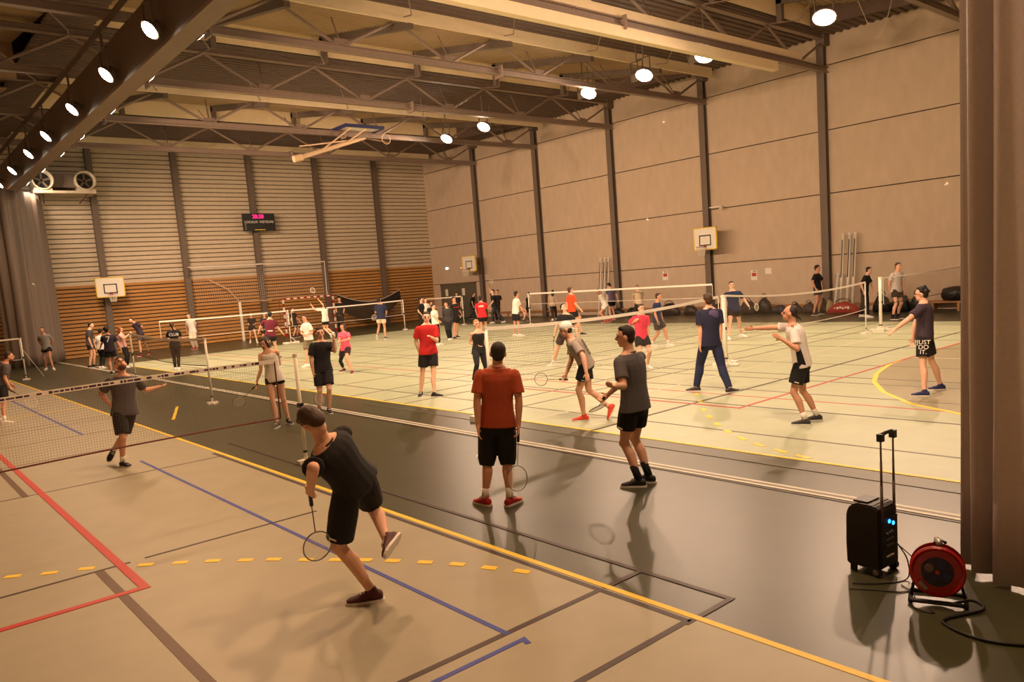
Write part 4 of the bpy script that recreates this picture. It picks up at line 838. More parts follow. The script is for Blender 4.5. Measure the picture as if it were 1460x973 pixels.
{'label': 'man in a white T-shirt and black shorts facing the woman in a black dress', 'base': [19.901, 23.229], 's': 1.021, 'px': 63.0, 'J': {'P': [0.008, -0.007, 0.954], 'N': [0.071, -0.061, 1.505], 'H': [0.081, -0.069, 1.671], 'hL': [0.04, 0.077, 0.958], 'KL': [0.033, 0.112, 0.52], 'AL': [-0.01, 0.16, 0.085], 'SL': [0.13, 0.114, 1.459], 'TL': [0.861, -0.509, 0.0], 'EL': [0.309, 0.139, 1.212], 'WL': [0.451, 0.004, 1.041], 'hR': [-0.024, -0.09, 0.949], 'KR': [0.011, -0.132, 0.518], 'AR': [0.01, -0.16, 0.085], 'SR': [-0.0, -0.225, 1.441], 'TR': [0.759, -0.651, 0.0], 'ER': [0.148, -0.128, 1.191], 'WR': [0.233, -0.216, 0.961], 'F': [0.936, -0.352, 0.0]}, 'top': ('tee', 'white'), 'bot': ('shorts', 'black'), 'hem': 0.75, 'shoe': 'white', 'sock': None, 'hair': ('messy', 'black')},
{'label': 'person in long black clothes beside the far post facing left', 'base': [26.825, 30.421], 's': 0.9, 'px': 47.0, 'J': {'P': [0.091, -0.08, 0.741], 'N': [0.119, -0.105, 1.257], 'H': [0.14, -0.124, 1.415], 'hL': [0.049, -0.148, 0.74], 'KL': [-0.193, -0.155, 0.42], 'AL': [-0.412, -0.184, 0.085], 'SL': [0.041, -0.226, 1.206], 'TL': [-0.854, 0.521, -0.0], 'EL': [-0.151, -0.109, 1.057], 'WL': [-0.154, 0.095, 0.951], 'hR': [0.132, -0.012, 0.742], 'KR': [0.196, 0.141, 0.398], 'AR': [0.412, 0.184, 0.085], 'SR': [0.192, 0.02, 1.21], 'TR': [-0.854, 0.521, -0.0], 'ER': [0.216, 0.043, 0.942], 'WR': [0.168, 0.072, 0.719], 'F': [-0.854, 0.521, 0.0]}, 'top': ('tee', 'black'), 'bot': ('shorts', 'black'), 'hem': 0.8, 'shoe': 'black', 'sock': None, 'hair': ('short', 'black'), 'f': 1},
{'label': 'long haired woman in a beige top standing by the wall column seen from behind', 'base': [27.257, 28.754], 's': 0.918, 'px': 48.0, 'J': {'P': [-0.033, 0.031, 0.769], 'N': [-0.017, 0.017, 1.296], 'H': [0.002, -0.002, 1.457], 'hL': [-0.081, 0.096, 0.772], 'KL': [-0.024, 0.089, 0.386], 'AL': [-0.203, -0.082, 0.085], 'SL': [-0.106, 0.136, 1.252], 'TL': [0.233, 0.972, 0.0], 'EL': [-0.146, 0.201, 0.987], 'WL': [-0.186, 0.225, 0.758], 'hR': [0.015, -0.034, 0.765], 'KR': [0.227, 0.113, 0.473], 'AR': [0.203, 0.082, 0.085], 'SR': [0.069, -0.1, 1.24], 'TR': [0.804, 0.595, 0.0], 'ER': [0.109, -0.152, 0.972], 'WR': [0.093, -0.15, 0.739], 'F': [0.804, 0.595, 0.0]}, 'top': ('tee', 'beige'), 'bot': ('long', 'brownblack'), 'hem': 0.6, 'shoe': 'white', 'sock': None, 'hair': ('long', 'black'), 'f': 1},
{'label': 'person in white bending forward in front of the leaning posts', 'base': [25.727, 23.704], 's': 1.0, 'px': 55.0, 'J': {'P': [-0.012, 0.013, 0.761], 'N': [-0.163, 0.177, 1.291], 'H': [-0.222, 0.241, 1.424], 'hL': [-0.067, -0.055, 0.767], 'KL': [-0.314, 0.099, 0.457], 'AL': [-0.172, -0.05, 0.085], 'SL': [-0.26, 0.023, 1.252], 'TL': [-0.795, 0.607, -0.0], 'EL': [-0.12, 0.215, 1.068], 'WL': [0.033, 0.202, 0.865], 'hR': [0.043, 0.082, 0.756], 'KR': [-0.088, 0.219, 0.376], 'AR': [0.172, 0.05, 0.085], 'SR': [-0.037, 0.3, 1.23], 'TR': [-0.795, 0.607, -0.0], 'ER': [0.143, 0.419, 1.021], 'WR': [0.272, 0.34, 0.817], 'F': [-0.609, 0.465, -0.643]}, 'top': ('tee', 'white'), 'bot': ('shorts', 'white'), 'hem': 0.5, 'shoe': 'red', 'sock': None, 'hair': ('short', 'darkbrown')},
{'label': 'man in a blue purple T-shirt bowing his head beside the leaning posts', 'base': [27.016, 24.525], 's': 1.003, 'px': 52.0, 'J': {'P': [0.014, -0.016, 0.912], 'N': [-0.009, 0.01, 1.488], 'H': [-0.047, 0.052, 1.64], 'hL': [-0.073, -0.004, 0.908], 'KL': [-0.118, 0.06, 0.489], 'AL': [-0.185, -0.056, 0.085], 'SL': [-0.184, 0.031, 1.425], 'TL': [-0.212, 0.977, 0.0], 'EL': [-0.045, 0.199, 1.217], 'WL': [-0.021, 0.159, 0.966], 'hR': [0.101, -0.027, 0.916], 'KR': [0.152, 0.086, 0.509], 'AR': [0.185, 0.056, 0.085], 'SR': [0.17, -0.016, 1.441], 'TR': [0.135, 0.991, 0.0], 'ER': [0.248, -0.117, 1.169], 'WR': [0.266, -0.153, 0.916], 'F': [0.122, 0.898, -0.423]}, 'top': ('tee', 'violet'), 'bot': ('shorts', 'black'), 'hem': 0.6, 'shoe': 'red', 'sock': None, 'hair': ('short', 'black')},
{'label': 'person in a beige and black top standing behind the pink shirt man', 'base': [25.58, 21.753], 's': 0.925, 'px': 57.0, 'J': {'P': [0.044, -0.052, 0.835], 'N': [0.037, -0.043, 1.366], 'H': [0.023, -0.027, 1.503], 'hL': [0.073, -0.128, 0.836], 'KL': [0.029, -0.106, 0.446], 'AL': [0.159, -0.023, 0.085], 'SL': [0.095, -0.198, 1.319], 'TL': [-0.762, -0.648, 0.0], 'EL': [0.215, -0.126, 1.079], 'WL': [0.183, -0.105, 0.846], 'hR': [0.016, 0.024, 0.833], 'KR': [-0.147, -0.006, 0.477], 'AR': [-0.159, 0.023, 0.085], 'SR': [-0.02, 0.11, 1.312], 'TR': [-0.762, -0.648, 0.0], 'ER': [0.048, 0.281, 1.104], 'WR': [0.069, 0.241, 0.872], 'F': [-0.937, -0.348, 0.0]}, 'top': ('tee', 'beige'), 'bot': ('long', 'black'), 'hem': 0.6, 'shoe': 'black', 'sock': None, 'hair': ('short', 'brown')},
{'label': 'man in a black T-shirt and grey shorts standing by the wall', 'base': [28.338, 15.128], 's': 1.092, 'px': 60.0, 'J': {'P': [0.04, -0.075, 0.981], 'N': [0.032, -0.059, 1.609], 'H': [0.046, -0.086, 1.795], 'hL': [0.135, -0.061, 0.982], 'KL': [0.201, -0.113, 0.526], 'AL': [0.238, 0.026, 0.085], 'SL': [0.225, -0.033, 1.551], 'TL': [0.311, -0.951, 0.0], 'EL': [0.35, -0.124, 1.262], 'WL': [0.508, -0.092, 1.035], 'hR': [-0.055, -0.088, 0.981], 'KR': [-0.137, -0.13, 0.526], 'AR': [-0.238, -0.026, 0.085], 'SR': [-0.16, -0.088, 1.547], 'TR': [-0.033, -0.999, 0.0], 'ER': [-0.35, -0.081, 1.28], 'WR': [-0.369, -0.211, 1.035], 'F': [0.141, -0.99, 0.0]}, 'top': ('tee', 'black'), 'bot': ('shorts', 'darkgrey'), 'hem': 0.5, 'shoe': 'black', 'sock': None, 'hair': ('messy', 'black')},
{'label': 'man in black leaning forward with white shoes left of the thick post', 'base': [27.069, 12.651], 's': 1.007, 'px': 64.0, 'J': {'P': [0.008, -0.017, 0.91], 'N': [0.05, -0.108, 1.48], 'H': [0.076, -0.162, 1.647], 'hL': [0.093, 0.007, 0.907], 'KL': [-0.067, -0.128, 0.499], 'AL': [-0.24, -0.224, 0.085], 'SL': [0.219, -0.052, 1.42], 'TL': [0.26, -0.966, 0.0], 'EL': [0.257, -0.162, 1.141], 'WL': [0.27, -0.222, 0.892], 'hR': [-0.078, -0.04, 0.912], 'KR': [0.088, 0.073, 0.495], 'AR': [0.24, 0.224, 0.085], 'SR': [-0.126, -0.147, 1.431], 'TR': [0.26, -0.966, 0.0], 'ER': [-0.204, -0.007, 1.174], 'WR': [-0.186, -0.075, 0.927], 'F': [0.26, -0.966, 0.0]}, 'top': ('tee', 'black'), 'bot': ('long', 'black'), 'hem': 0.6, 'shoe': 'white', 'sock': None, 'hair': ('short', 'black')},
{'label': 'man in a pale grey T-shirt standing right of the far thick post', 'base': [26.211, 11.219], 's': 1.061, 'px': 67.0, 'J': {'P': [0.019, -0.045, 0.951], 'N': [0.033, -0.078, 1.56], 'H': [0.043, -0.1, 1.742], 'hL': [0.106, -0.08, 0.947], 'KL': [0.106, -0.149, 0.501], 'AL': [0.193, 0.003, 0.085], 'SL': [0.207, -0.145, 1.494], 'TL': [0.055, -0.998, 0.0], 'EL': [0.207, -0.178, 1.177], 'WL': [0.203, -0.204, 0.908], 'hR': [-0.067, -0.011, 0.955], 'KR': [-0.167, -0.102, 0.524], 'AR': [-0.193, -0.003, 0.085], 'SR': [-0.143, -0.005, 1.51], 'TR': [-0.119, -0.993, 0.0], 'ER': [-0.201, 0.098, 1.214], 'WR': [-0.127, 0.101, 0.954], 'F': [-0.372, -0.928, 0.0]}, 'top': ('tee', 'lightgrey'), 'bot': ('shorts', 'black'), 'hem': 0.55, 'shoe': 'black', 'sock': 'black', 'hair': ('short', 'brown')},
{'label': 'person in a grey and white T-shirt looking up in front of the left curtain', 'base': [5.821, 36.761], 's': 1.023, 'px': 51.0, 'J': {'P': [-0.007, 0.001, 0.911], 'N': [-0.045, 0.007, 1.498], 'H': [-0.072, 0.011, 1.675], 'hL': [0.063, -0.056, 0.916], 'KL': [0.03, -0.214, 0.512], 'AL': [0.082, -0.275, 0.085], 'SL': [0.1, -0.108, 1.452], 'TL': [0.017, -1.0, 0.0], 'EL': [0.256, 0.035, 1.231], 'WL': [0.18, 0.136, 1.002], 'hR': [-0.077, 0.058, 0.906], 'KR': [-0.14, 0.097, 0.477], 'AR': [-0.082, 0.275, 0.085], 'SR': [-0.182, 0.121, 1.431], 'TR': [-0.485, -0.875, -0.0], 'ER': [-0.181, 0.341, 1.217], 'WR': [-0.09, 0.451, 0.998], 'F': [-0.545, -0.673, 0.5]}, 'top': ('tee', 'greywhite'), 'bot': ('shorts', 'black'), 'hem': 0.4, 'shoe': 'white', 'sock': None, 'hair': ('short', 'darkbrown')},
{'label': 'man in a dark grey shirt and dark shorts standing side on near the left curtain', 'base': [7.062, 35.125], 's': 1.054, 'px': 53.0, 'J': {'P': [0.032, -0.006, 0.961], 'N': [0.105, -0.021, 1.563], 'H': [0.163, -0.033, 1.729], 'hL': [0.065, 0.08, 0.959], 'KL': [0.168, 0.037, 0.525], 'AL': [0.091, 0.063, 0.085], 'SL': [0.166, 0.155, 1.501], 'TL': [0.931, -0.364, 0.0], 'EL': [0.187, 0.14, 1.186], 'WL': [0.232, 0.12, 0.922], 'hR': [-0.002, -0.093, 0.963], 'KR': [0.023, -0.105, 0.516], 'AR': [-0.091, -0.063, 0.085], 'SR': [0.03, -0.195, 1.509], 'TR': [0.75, -0.661, 0.0], 'ER': [-0.015, -0.196, 1.196], 'WR': [0.04, -0.218, 0.934], 'F': [0.931, -0.364, 0.0]}, 'top': ('tee', 'charcoal'), 'bot': ('shorts', 'black2'), 'hem': 0.5, 'shoe': 'black', 'sock': None, 'hair': ('short', 'black')},
{'label': 'black haired woman in a white top partly hidden by the number seven jersey', 'base': [7.129, 33.766], 's': 0.907, 'px': 55.0, 'J': {'P': [0.063, -0.013, 0.808], 'N': [0.088, -0.018, 1.309], 'H': [0.118, -0.025, 1.467], 'hL': [0.004, 0.04, 0.811], 'KL': [0.071, 0.163, 0.452], 'AL': [-0.029, 0.1, 0.085], 'SL': [-0.023, 0.079, 1.265], 'TL': [0.529, 0.849, 0.0], 'EL': [-0.052, 0.095, 0.995], 'WL': [-0.015, 0.137, 0.77], 'hR': [0.123, -0.067, 0.804], 'KR': [0.161, 0.014, 0.429], 'AR': [0.029, -0.1, 0.085], 'SR': [0.193, -0.115, 1.252], 'TR': [0.787, 0.617, 0.0], 'ER': [0.212, -0.143, 0.982], 'WR': [0.249, -0.101, 0.758], 'F': [0.668, 0.744, 0.0]}, 'top': ('tee', 'white'), 'bot': ('long', 'black'), 'hem': 0.6, 'shoe': 'white', 'sock': None, 'hair': ('curly', 'black'), 'f': 1, 'tight': 1},
{'label': 'man in a navy jersey with a white number seven on the back', 'base': [6.744, 30.186], 's': 0.976, 'px': 62.0, 'J': {'P': [-0.036, 0.008, 0.868], 'N': [-0.036, 0.008, 1.429], 'H': [-0.049, 0.011, 1.593], 'hL': [-0.118, 0.034, 0.868], 'KL': [-0.061, 0.135, 0.469], 'AL': [-0.086, -0.02, 0.085], 'SL': [-0.201, 0.061, 1.375], 'TL': [0.218, 0.976, 0.0], 'EL': [-0.179, 0.275, 1.177], 'WL': [-0.243, 0.412, 0.98], 'hR': [0.045, -0.018, 0.867], 'KR': [0.106, 0.13, 0.485], 'AR': [0.086, 0.02, 0.085], 'SR': [0.13, -0.045, 1.375], 'TR': [0.384, 0.923, 0.0], 'ER': [0.242, -0.082, 1.107], 'WR': [0.301, -0.109, 0.867], 'F': [0.302, 0.953, 0.0]}, 'top': ('tee', 'navyseven'), 'bot': ('shorts', 'black2'), 'hem': 0.6, 'shoe': 'black', 'sock': None, 'hair': ('curly', 'black')},
{'label': 'red haired woman in a pink and white top near the low net post', 'base': [7.762, 32.659], 's': 0.928, 'px': 57.0, 'J': {'P': [-0.006, 0.001, 0.846], 'N': [-0.031, 0.007, 1.344], 'H': [-0.035, 0.008, 1.509], 'hL': [0.039, 0.07, 0.848], 'KL': [0.139, 0.031, 0.468], 'AL': [0.076, 0.101, 0.085], 'SL': [0.054, 0.131, 1.296], 'TL': [0.918, -0.397, 0.0], 'EL': [0.16, 0.326, 1.128], 'WL': [0.322, 0.291, 1.296], 'hR': [-0.051, -0.067, 0.845], 'KR': [0.024, -0.141, 0.465], 'AR': [-0.076, -0.101, 0.085], 'SR': [-0.11, -0.118, 1.291], 'TR': [0.835, -0.55, 0.0], 'ER': [-0.054, -0.356, 1.158], 'WR': [0.139, -0.399, 1.289], 'F': [0.835, -0.55, 0.0]}, 'top': ('tee', 'pinkwhite'), 'bot': ('long', 'black'), 'hem': 0.6, 'shoe': 'white', 'sock': None, 'hair': ('long', 'ginger'), 'f': 1, 'tight': 1},
{'label': 'player in a navy shirt and grey shorts leaning left with red shoes', 'base': [10.222, 39.235], 's': 1.0, 'px': 47.0, 'J': {'P': [-0.081, 0.021, 1.053], 'N': [-0.28, 0.073, 1.589], 'H': [-0.395, 0.103, 1.722], 'hL': [-0.063, -0.064, 1.068], 'KL': [0.102, 0.2, 0.566], 'AL': [0.314, 0.468, 0.085], 'SL': [-0.224, -0.103, 1.568], 'TL': [-0.568, -0.823, -0.0], 'EL': [-0.028, -0.231, 1.381], 'WL': [-0.114, 0.002, 1.323], 'hR': [-0.099, 0.106, 1.038], 'KR': [-0.231, -0.184, 0.568], 'AR': [-0.314, -0.468, 0.085], 'SR': [-0.298, 0.24, 1.508], 'TR': [-0.964, -0.266, -0.0], 'ER': [-0.198, 0.46, 1.331], 'WR': [-0.109, 0.234, 1.255], 'F': [-0.964, -0.266, 0.0]}, 'top': ('tee', 'plum'), 'bot': ('shorts', 'slate'), 'hem': 0.7, 'shoe': 'red', 'sock': 'black', 'hair': ('short', 'black')},
{'label': 'woman in black with white lettering on her back seen from behind the low net', 'base': [8.347, 28.277], 's': 0.994, 'px': 65.0, 'J': {'P': [0.024, -0.007, 0.88], 'N': [0.033, -0.01, 1.437], 'H': [0.012, -0.004, 1.613], 'hL': [-0.059, 0.021, 0.882], 'KL': [-0.002, 0.187, 0.497], 'AL': [-0.03, 0.099, 0.085], 'SL': [-0.119, 0.041, 1.385], 'TL': [0.112, 0.994, 0.0], 'EL': [-0.127, 0.245, 1.167], 'WL': [-0.076, 0.382, 0.96], 'hR': [0.107, -0.035, 0.879], 'KR': [0.11, 0.061, 0.467], 'AR': [0.03, -0.099, 0.085], 'SR': [0.183, -0.06, 1.38], 'TR': [0.445, 0.895, 0.0], 'ER': [0.291, 0.093, 1.148], 'WR': [0.364, 0.275, 0.987], 'F': [0.316, 0.949, 0.0]}, 'top': ('tee', 'blackclub'), 'bot': ('long', 'black'), 'hem': 0.6, 'shoe': 'white', 'sock': None, 'hair': ('ponytail', 'brown'), 'f': 1, 'tight': 1},
{'label': 'person in white with a white headband holding a racket by the wooden wall', 'base': [12.678, 39.53], 's': 1.022, 'px': 46.0, 'J': {'P': [-0.035, 0.011, 0.892], 'N': [-0.094, 0.03, 1.476], 'H': [-0.143, 0.046, 1.651], 'hL': [0.03, -0.05, 0.9], 'KL': [-0.045, -0.144, 0.483], 'AL': [0.079, -0.022, 0.085], 'SL': [0.044, -0.095, 1.438], 'TL': [-0.466, -0.885, -0.0], 'EL': [0.151, 0.049, 1.189], 'WL': [-0.02, 0.018, 0.995], 'hR': [-0.101, 0.072, 0.883], 'KR': [-0.205, -0.077, 0.489], 'AR': [-0.079, 0.022, 0.085], 'SR': [-0.221, 0.152, 1.403], 'TR': [-0.846, -0.533, -0.0], 'ER': [-0.176, 0.365, 1.187], 'WR': [-0.172, 0.516, 0.974], 'F': [-0.679, -0.734, 0.0]}, 'top': ('tee', 'white'), 'bot': ('long', 'cream'), 'hem': 0.6, 'shoe': 'red', 'sock': None, 'hair': ('headband', 'blond'), 'rk': ('L', [-0.121, 0.53, 0.792])},
{'label': 'woman in a black T-shirt holding a racket across her chest', 'base': [15.485, 39.085], 's': 0.927, 'px': 46.0, 'J': {'P': [-0.008, 0.003, 0.775], 'N': [0.022, -0.009, 1.307], 'H': [0.012, -0.005, 1.472], 'hL': [0.07, -0.02, 0.77], 'KL': [0.022, -0.276, 0.473], 'AL': [0.041, -0.34, 0.085], 'SL': [0.161, -0.05, 1.247], 'TL': [-0.201, -0.98, 0.0], 'EL': [0.18, -0.068, 0.97], 'WL': [0.018, -0.24, 0.96], 'hR': [-0.086, 0.027, 0.779], 'KR': [-0.092, 0.098, 0.392], 'AR': [-0.041, 0.34, 0.085], 'SR': [-0.123, 0.035, 1.265], 'TR': [-0.524, -0.852, -0.0], 'ER': [-0.163, 0.04, 0.989], 'WR': [0.036, -0.042, 0.891], 'F': [-0.286, -0.958, 0.0]}, 'top': ('tee', 'black'), 'bot': ('shorts', 'black'), 'hem': 0.35, 'shoe': 'white', 'sock': 'white', 'hair': ('bun', 'blond'), 'f': 1, 'rk': ('R', [0.019, 0.456, 1.146])},
{'label': 'dark haired man half hidden behind the man in the maroon shirt', 'base': [15.015, 36.577], 's': 0.916, 'px': 48.0, 'J': {'P': [0.073, -0.03, 0.775], 'N': [0.138, -0.057, 1.297], 'H': [0.129, -0.053, 1.46], 'hL': [0.153, -0.033, 0.765], 'KL': [0.09, -0.268, 0.462], 'AL': [0.026, -0.194, 0.085], 'SL': [0.293, -0.06, 1.227], 'TL': [-0.213, -0.977, 0.0], 'EL': [0.326, -0.053, 0.954], 'WL': [0.323, -0.109, 0.727], 'hR': [-0.007, -0.027, 0.785], 'KR': [-0.023, -0.039, 0.397], 'AR': [-0.026, 0.194, 0.085], 'SR': [-0.03, -0.049, 1.268], 'TR': [-0.38, -0.925, 0.0], 'ER': [-0.062, -0.039, 0.995], 'WR': [-0.065, -0.096, 0.768], 'F': [-0.04, -0.999, 0.0]}, 'top': ('tee', 'black2'), 'bot': ('shorts', 'black'), 'hem': 0.6, 'shoe': 'black', 'sock': None, 'hair': ('short', 'brown')},
{'label': 'man in a maroon striped shirt with his back turned before the goal', 'base': [11.534, 27.397], 's': 1.021, 'px': 64.0, 'J': {'P': [-0.024, 0.01, 0.919], 'N': [0.013, -0.006, 1.505], 'H': [0.03, -0.013, 1.671], 'hL': [-0.105, 0.048, 0.925], 'KL': [-0.209, -0.149, 0.494], 'AL': [-0.327, -0.38, 0.085], 'SL': [-0.155, 0.072, 1.461], 'TL': [0.388, 0.922, 0.0], 'EL': [-0.217, 0.312, 1.281], 'WL': [-0.258, 0.467, 1.076], 'hR': [0.057, -0.027, 0.913], 'KR': [0.199, 0.194, 0.51], 'AR': [0.327, 0.38, 0.085], 'SR': [0.174, -0.08, 1.436], 'TR': [0.955, 0.295, 0.0], 'ER': [0.292, 0.036, 1.178], 'WR': [0.423, -0.033, 0.964], 'F': [0.42, 0.908, 0.0]}, 'top': ('tee', 'maroon'), 'bot': ('shorts', 'black2'), 'hem': 0.5, 'shoe': 'black', 'sock': None, 'hair': ('short', 'black')},
{'label': 'player in black standing inside the goal mouth turned right', 'base': [18.0, 39.563], 's': 0.957, 'px': 44.0, 'J': {'P': [0.015, -0.007, 0.817], 'N': [0.014, -0.006, 1.367], 'H': [0.001, -0.0, 1.537], 'hL': [0.083, 0.042, 0.817], 'KL': [0.224, -0.053, 0.447], 'AL': [0.169, 0.123, 0.085], 'SL': [0.153, 0.093, 1.314], 'TL': [0.581, -0.814, 0.0], 'EL': [0.24, 0.043, 1.046], 'WL': [0.365, -0.023, 0.846], 'hR': [-0.054, -0.056, 0.817], 'KR': [-0.016, -0.223, 0.448], 'AR': [-0.169, -0.123, 0.085], 'SR': [-0.124, -0.105, 1.314], 'TR': [0.431, -0.902, 0.0], 'ER': [-0.165, -0.097, 1.03], 'WR': [-0.115, -0.129, 0.794], 'F': [0.581, -0.814, 0.0]}, 'top': ('tee', 'black'), 'bot': ('shorts', 'black'), 'hem': 0.7, 'shoe': 'black', 'sock': None, 'hair': ('short', 'darkbrown')},
{'label': 'man in a white T-shirt with folded arms behind the man in black', 'base': [10.891, 23.155], 's': 0.958, 'px': 75.0, 'J': {'P': [0.076, -0.036, 0.898], 'N': [0.046, -0.021, 1.412], 'H': [0.03, -0.014, 1.561], 'hL': [0.083, -0.12, 0.901], 'KL': [0.091, 0.006, 0.491], 'AL': [0.138, 0.133, 0.085], 'SL': [0.063, -0.193, 1.365], 'TL': [-0.908, -0.42, -0.0], 'EL': [0.129, -0.24, 1.09], 'WL': [-0.103, -0.291, 1.033], 'hR': [0.069, 0.048, 0.896], 'KR': [-0.053, -0.043, 0.495], 'AR': [-0.138, -0.133, 0.085], 'SR': [0.035, 0.147, 1.354], 'TR': [-0.996, -0.084, -0.0], 'ER': [-0.055, 0.174, 1.082], 'WR': [-0.017, -0.053, 1.0], 'F': [-0.996, -0.084, 0.0]}, 'top': ('tee', 'white'), 'bot': ('shorts', 'khaki'), 'hem': 0.85, 'shoe': 'white', 'sock': None, 'hair': ('short', 'brown')},
{'label': 'player in a white top leaping with a racket stretched overhead near the goal', 'base': [17.012, 33.333], 's': 1.0, 'px': 51.0, 'J': {'P': [-0.203, 0.104, 1.005], 'N': [-0.207, 0.106, 1.58], 'H': [-0.18, 0.092, 1.727], 'hL': [-0.289, 0.084, 1.004], 'KL': [-0.217, 0.284, 0.636], 'AL': [-0.061, 0.031, 0.333], 'SL': [-0.363, 0.07, 1.524], 'TL': [-0.052, 0.999, 0.0], 'EL': [-0.631, 0.201, 1.551], 'WL': [-0.705, 0.331, 1.758], 'hR': [-0.117, 0.123, 1.005], 'KR': [-0.069, 0.299, 0.621], 'AR': [0.06, -0.031, 0.387], 'SR': [-0.051, 0.142, 1.526], 'TR': [-0.052, 0.999, 0.0], 'ER': [-0.203, 0.22, 1.772], 'WR': [-0.328, 0.281, 1.986], 'F': [-0.203, 0.883, 0.423]}, 'top': ('tee', 'white'), 'bot': ('shorts', 'black2'), 'hem': 0.5, 'shoe': 'white', 'sock': None, 'hair': ('ponytail', 'brown'), 'f': 1, 'rk': ('R', [-0.559, 0.385, 2.485])},
{'label': 'player in a black T-shirt and black trousers standing left of the black tarp', 'base': [20.79, 39.554], 's': 1.12, 'px': 43.0, 'J': {'P': [0.028, -0.015, 1.031], 'N': [0.073, -0.038, 1.673], 'H': [0.059, -0.031, 1.872], 'hL': [0.106, -0.075, 1.024], 'KL': [0.043, -0.153, 0.558], 'AL': [0.006, -0.197, 0.085], 'SL': [0.225, -0.158, 1.597], 'TL': [-0.304, -0.953, 0.0], 'EL': [0.235, -0.172, 1.261], 'WL': [0.144, -0.134, 0.993], 'hR': [-0.05, 0.045, 1.039], 'KR': [-0.041, 0.105, 0.559], 'AR': [-0.006, 0.197, 0.085], 'SR': [-0.089, 0.086, 1.627], 'TR': [-0.74, -0.673, -0.0], 'ER': [-0.137, 0.102, 1.295], 'WR': [-0.086, -0.037, 1.051], 'F': [-0.612, -0.791, 0.0]}, 'top': ('tee', 'black'), 'bot': ('long', 'black'), 'hem': 0.6, 'shoe': 'black', 'sock': None, 'hair': ('short', 'black')},
{'label': 'man in a navy T-shirt and white shorts jogging in front of the black tarp', 'base': [18.24, 30.535], 's': 1.084, 'px': 54.0, 'J': {'P': [-0.098, 0.059, 0.98], 'N': [-0.08, 0.048, 1.602], 'H': [-0.12, 0.072, 1.782], 'hL': [-0.17, 0.121, 0.983], 'KL': [-0.08, 0.336, 0.585], 'AL': [-0.303, 0.181, 0.213], 'SL': [-0.228, 0.175, 1.549], 'TL': [0.654, 0.756, 0.0], 'EL': [-0.235, 0.26, 1.235], 'WL': [-0.068, 0.421, 1.384], 'hR': [-0.026, -0.004, 0.976], 'KR': [0.062, 0.086, 0.533], 'AR': [0.0, 0.0, 0.085], 'SR': [0.064, -0.077, 1.536], 'TR': [0.776, 0.631, 0.0], 'ER': [0.16, -0.038, 1.228], 'WR': [0.176, 0.122, 1.004], 'F': [0.654, 0.756, 0.0]}, 'top': ('tee', 'navy'), 'bot': ('shorts', 'cream'), 'hem': 0.55, 'shoe': 'slate', 'sock': None, 'hair': ('short', 'black'), 'rk': ('L', [-0.257, 0.506, 0.864])},
{'label': 'dark haired player in a black and white top left of the standing group', 'base': [20.243, 30.53], 's': 1.004, 'px': 52.0, 'J': {'P': [0.045, -0.03, 0.883], 'N': [0.075, -0.05, 1.459], 'H': [0.075, -0.05, 1.638], 'hL': [0.123, 0.01, 0.88], 'KL': [0.206, -0.086, 0.473], 'AL': [0.156, 0.083, 0.085], 'SL': [0.216, 0.024, 1.399], 'TL': [0.445, -0.895, 0.0], 'EL': [0.244, 0.048, 1.1], 'WL': [0.271, -0.008, 0.852], 'hR': [-0.034, -0.069, 0.886], 'KR': [-0.037, -0.196, 0.479], 'AR': [-0.156, -0.083, 0.085], 'SR': [-0.072, -0.12, 1.409], 'TR': [0.445, -0.895, 0.0], 'ER': [-0.15, -0.08, 1.121], 'WR': [-0.023, -0.175, 0.92], 'F': [0.445, -0.895, 0.0]}, 'top': ('tee', 'black'), 'bot': ('long', 'black'), 'hem': 0.6, 'shoe': 'black', 'sock': None, 'hair': ('curly', 'black'), 'f': 1},
{'label': 'person in a white top behind the dark haired player of the standing group', 'base': [22.034, 32.814], 's': 0.951, 'px': 48.0, 'J': {'P': [0.054, -0.036, 0.824], 'N': [0.081, -0.054, 1.37], 'H': [0.079, -0.053, 1.54], 'hL': [0.137, -0.041, 0.82], 'KL': [0.064, -0.24, 0.476], 'AL': [0.001, -0.157, 0.085], 'SL': [0.247, -0.064, 1.309], 'TL': [-0.068, -0.998, 0.0], 'EL': [0.281, -0.057, 1.026], 'WL': [0.277, -0.116, 0.791], 'hR': [-0.03, -0.03, 0.829], 'KR': [-0.023, -0.059, 0.426], 'AR': [-0.001, 0.157, 0.085], 'SR': [-0.091, -0.041, 1.327], 'TR': [-0.068, -0.998, 0.0], 'ER': [-0.124, -0.03, 1.044], 'WR': [-0.128, -0.089, 0.808], 'F': [-0.068, -0.998, 0.0]}, 'top': ('tee', 'white'), 'bot': ('long', 'black'), 'hem': 0.6, 'shoe': 'white', 'sock': None, 'hair': ('short', 'brown')},
{'label': 'woman with long black hair in black behind the man in white of the standing group', 'base': [19.294, 28.335], 's': 0.912, 'px': 56.0, 'J': {'P': [0.063, -0.043, 0.787], 'N': [0.077, -0.052, 1.311], 'H': [0.089, -0.06, 1.473], 'hL': [0.125, -0.094, 0.784], 'KL': [-0.029, -0.23, 0.456], 'AL': [0.008, -0.125, 0.085], 'SL': [0.189, -0.144, 1.256], 'TL': [-0.563, -0.827, 0.0], 'EL': [0.219, -0.158, 0.985], 'WL': [0.183, -0.202, 0.759], 'hR': [0.001, 0.008, 0.789], 'KR': [-0.1, -0.048, 0.419], 'AR': [-0.008, 0.125, 0.085], 'SR': [-0.037, 0.041, 1.265], 'TR': [-0.563, -0.827, 0.0], 'ER': [-0.058, 0.068, 0.994], 'WR': [-0.093, 0.024, 0.768], 'F': [-0.633, -0.774, 0.0]}, 'top': ('tee', 'black'), 'bot': ('long', 'black'), 'hem': 0.6, 'shoe': 'black', 'sock': None, 'hair': ('long', 'black'), 'f': 1},
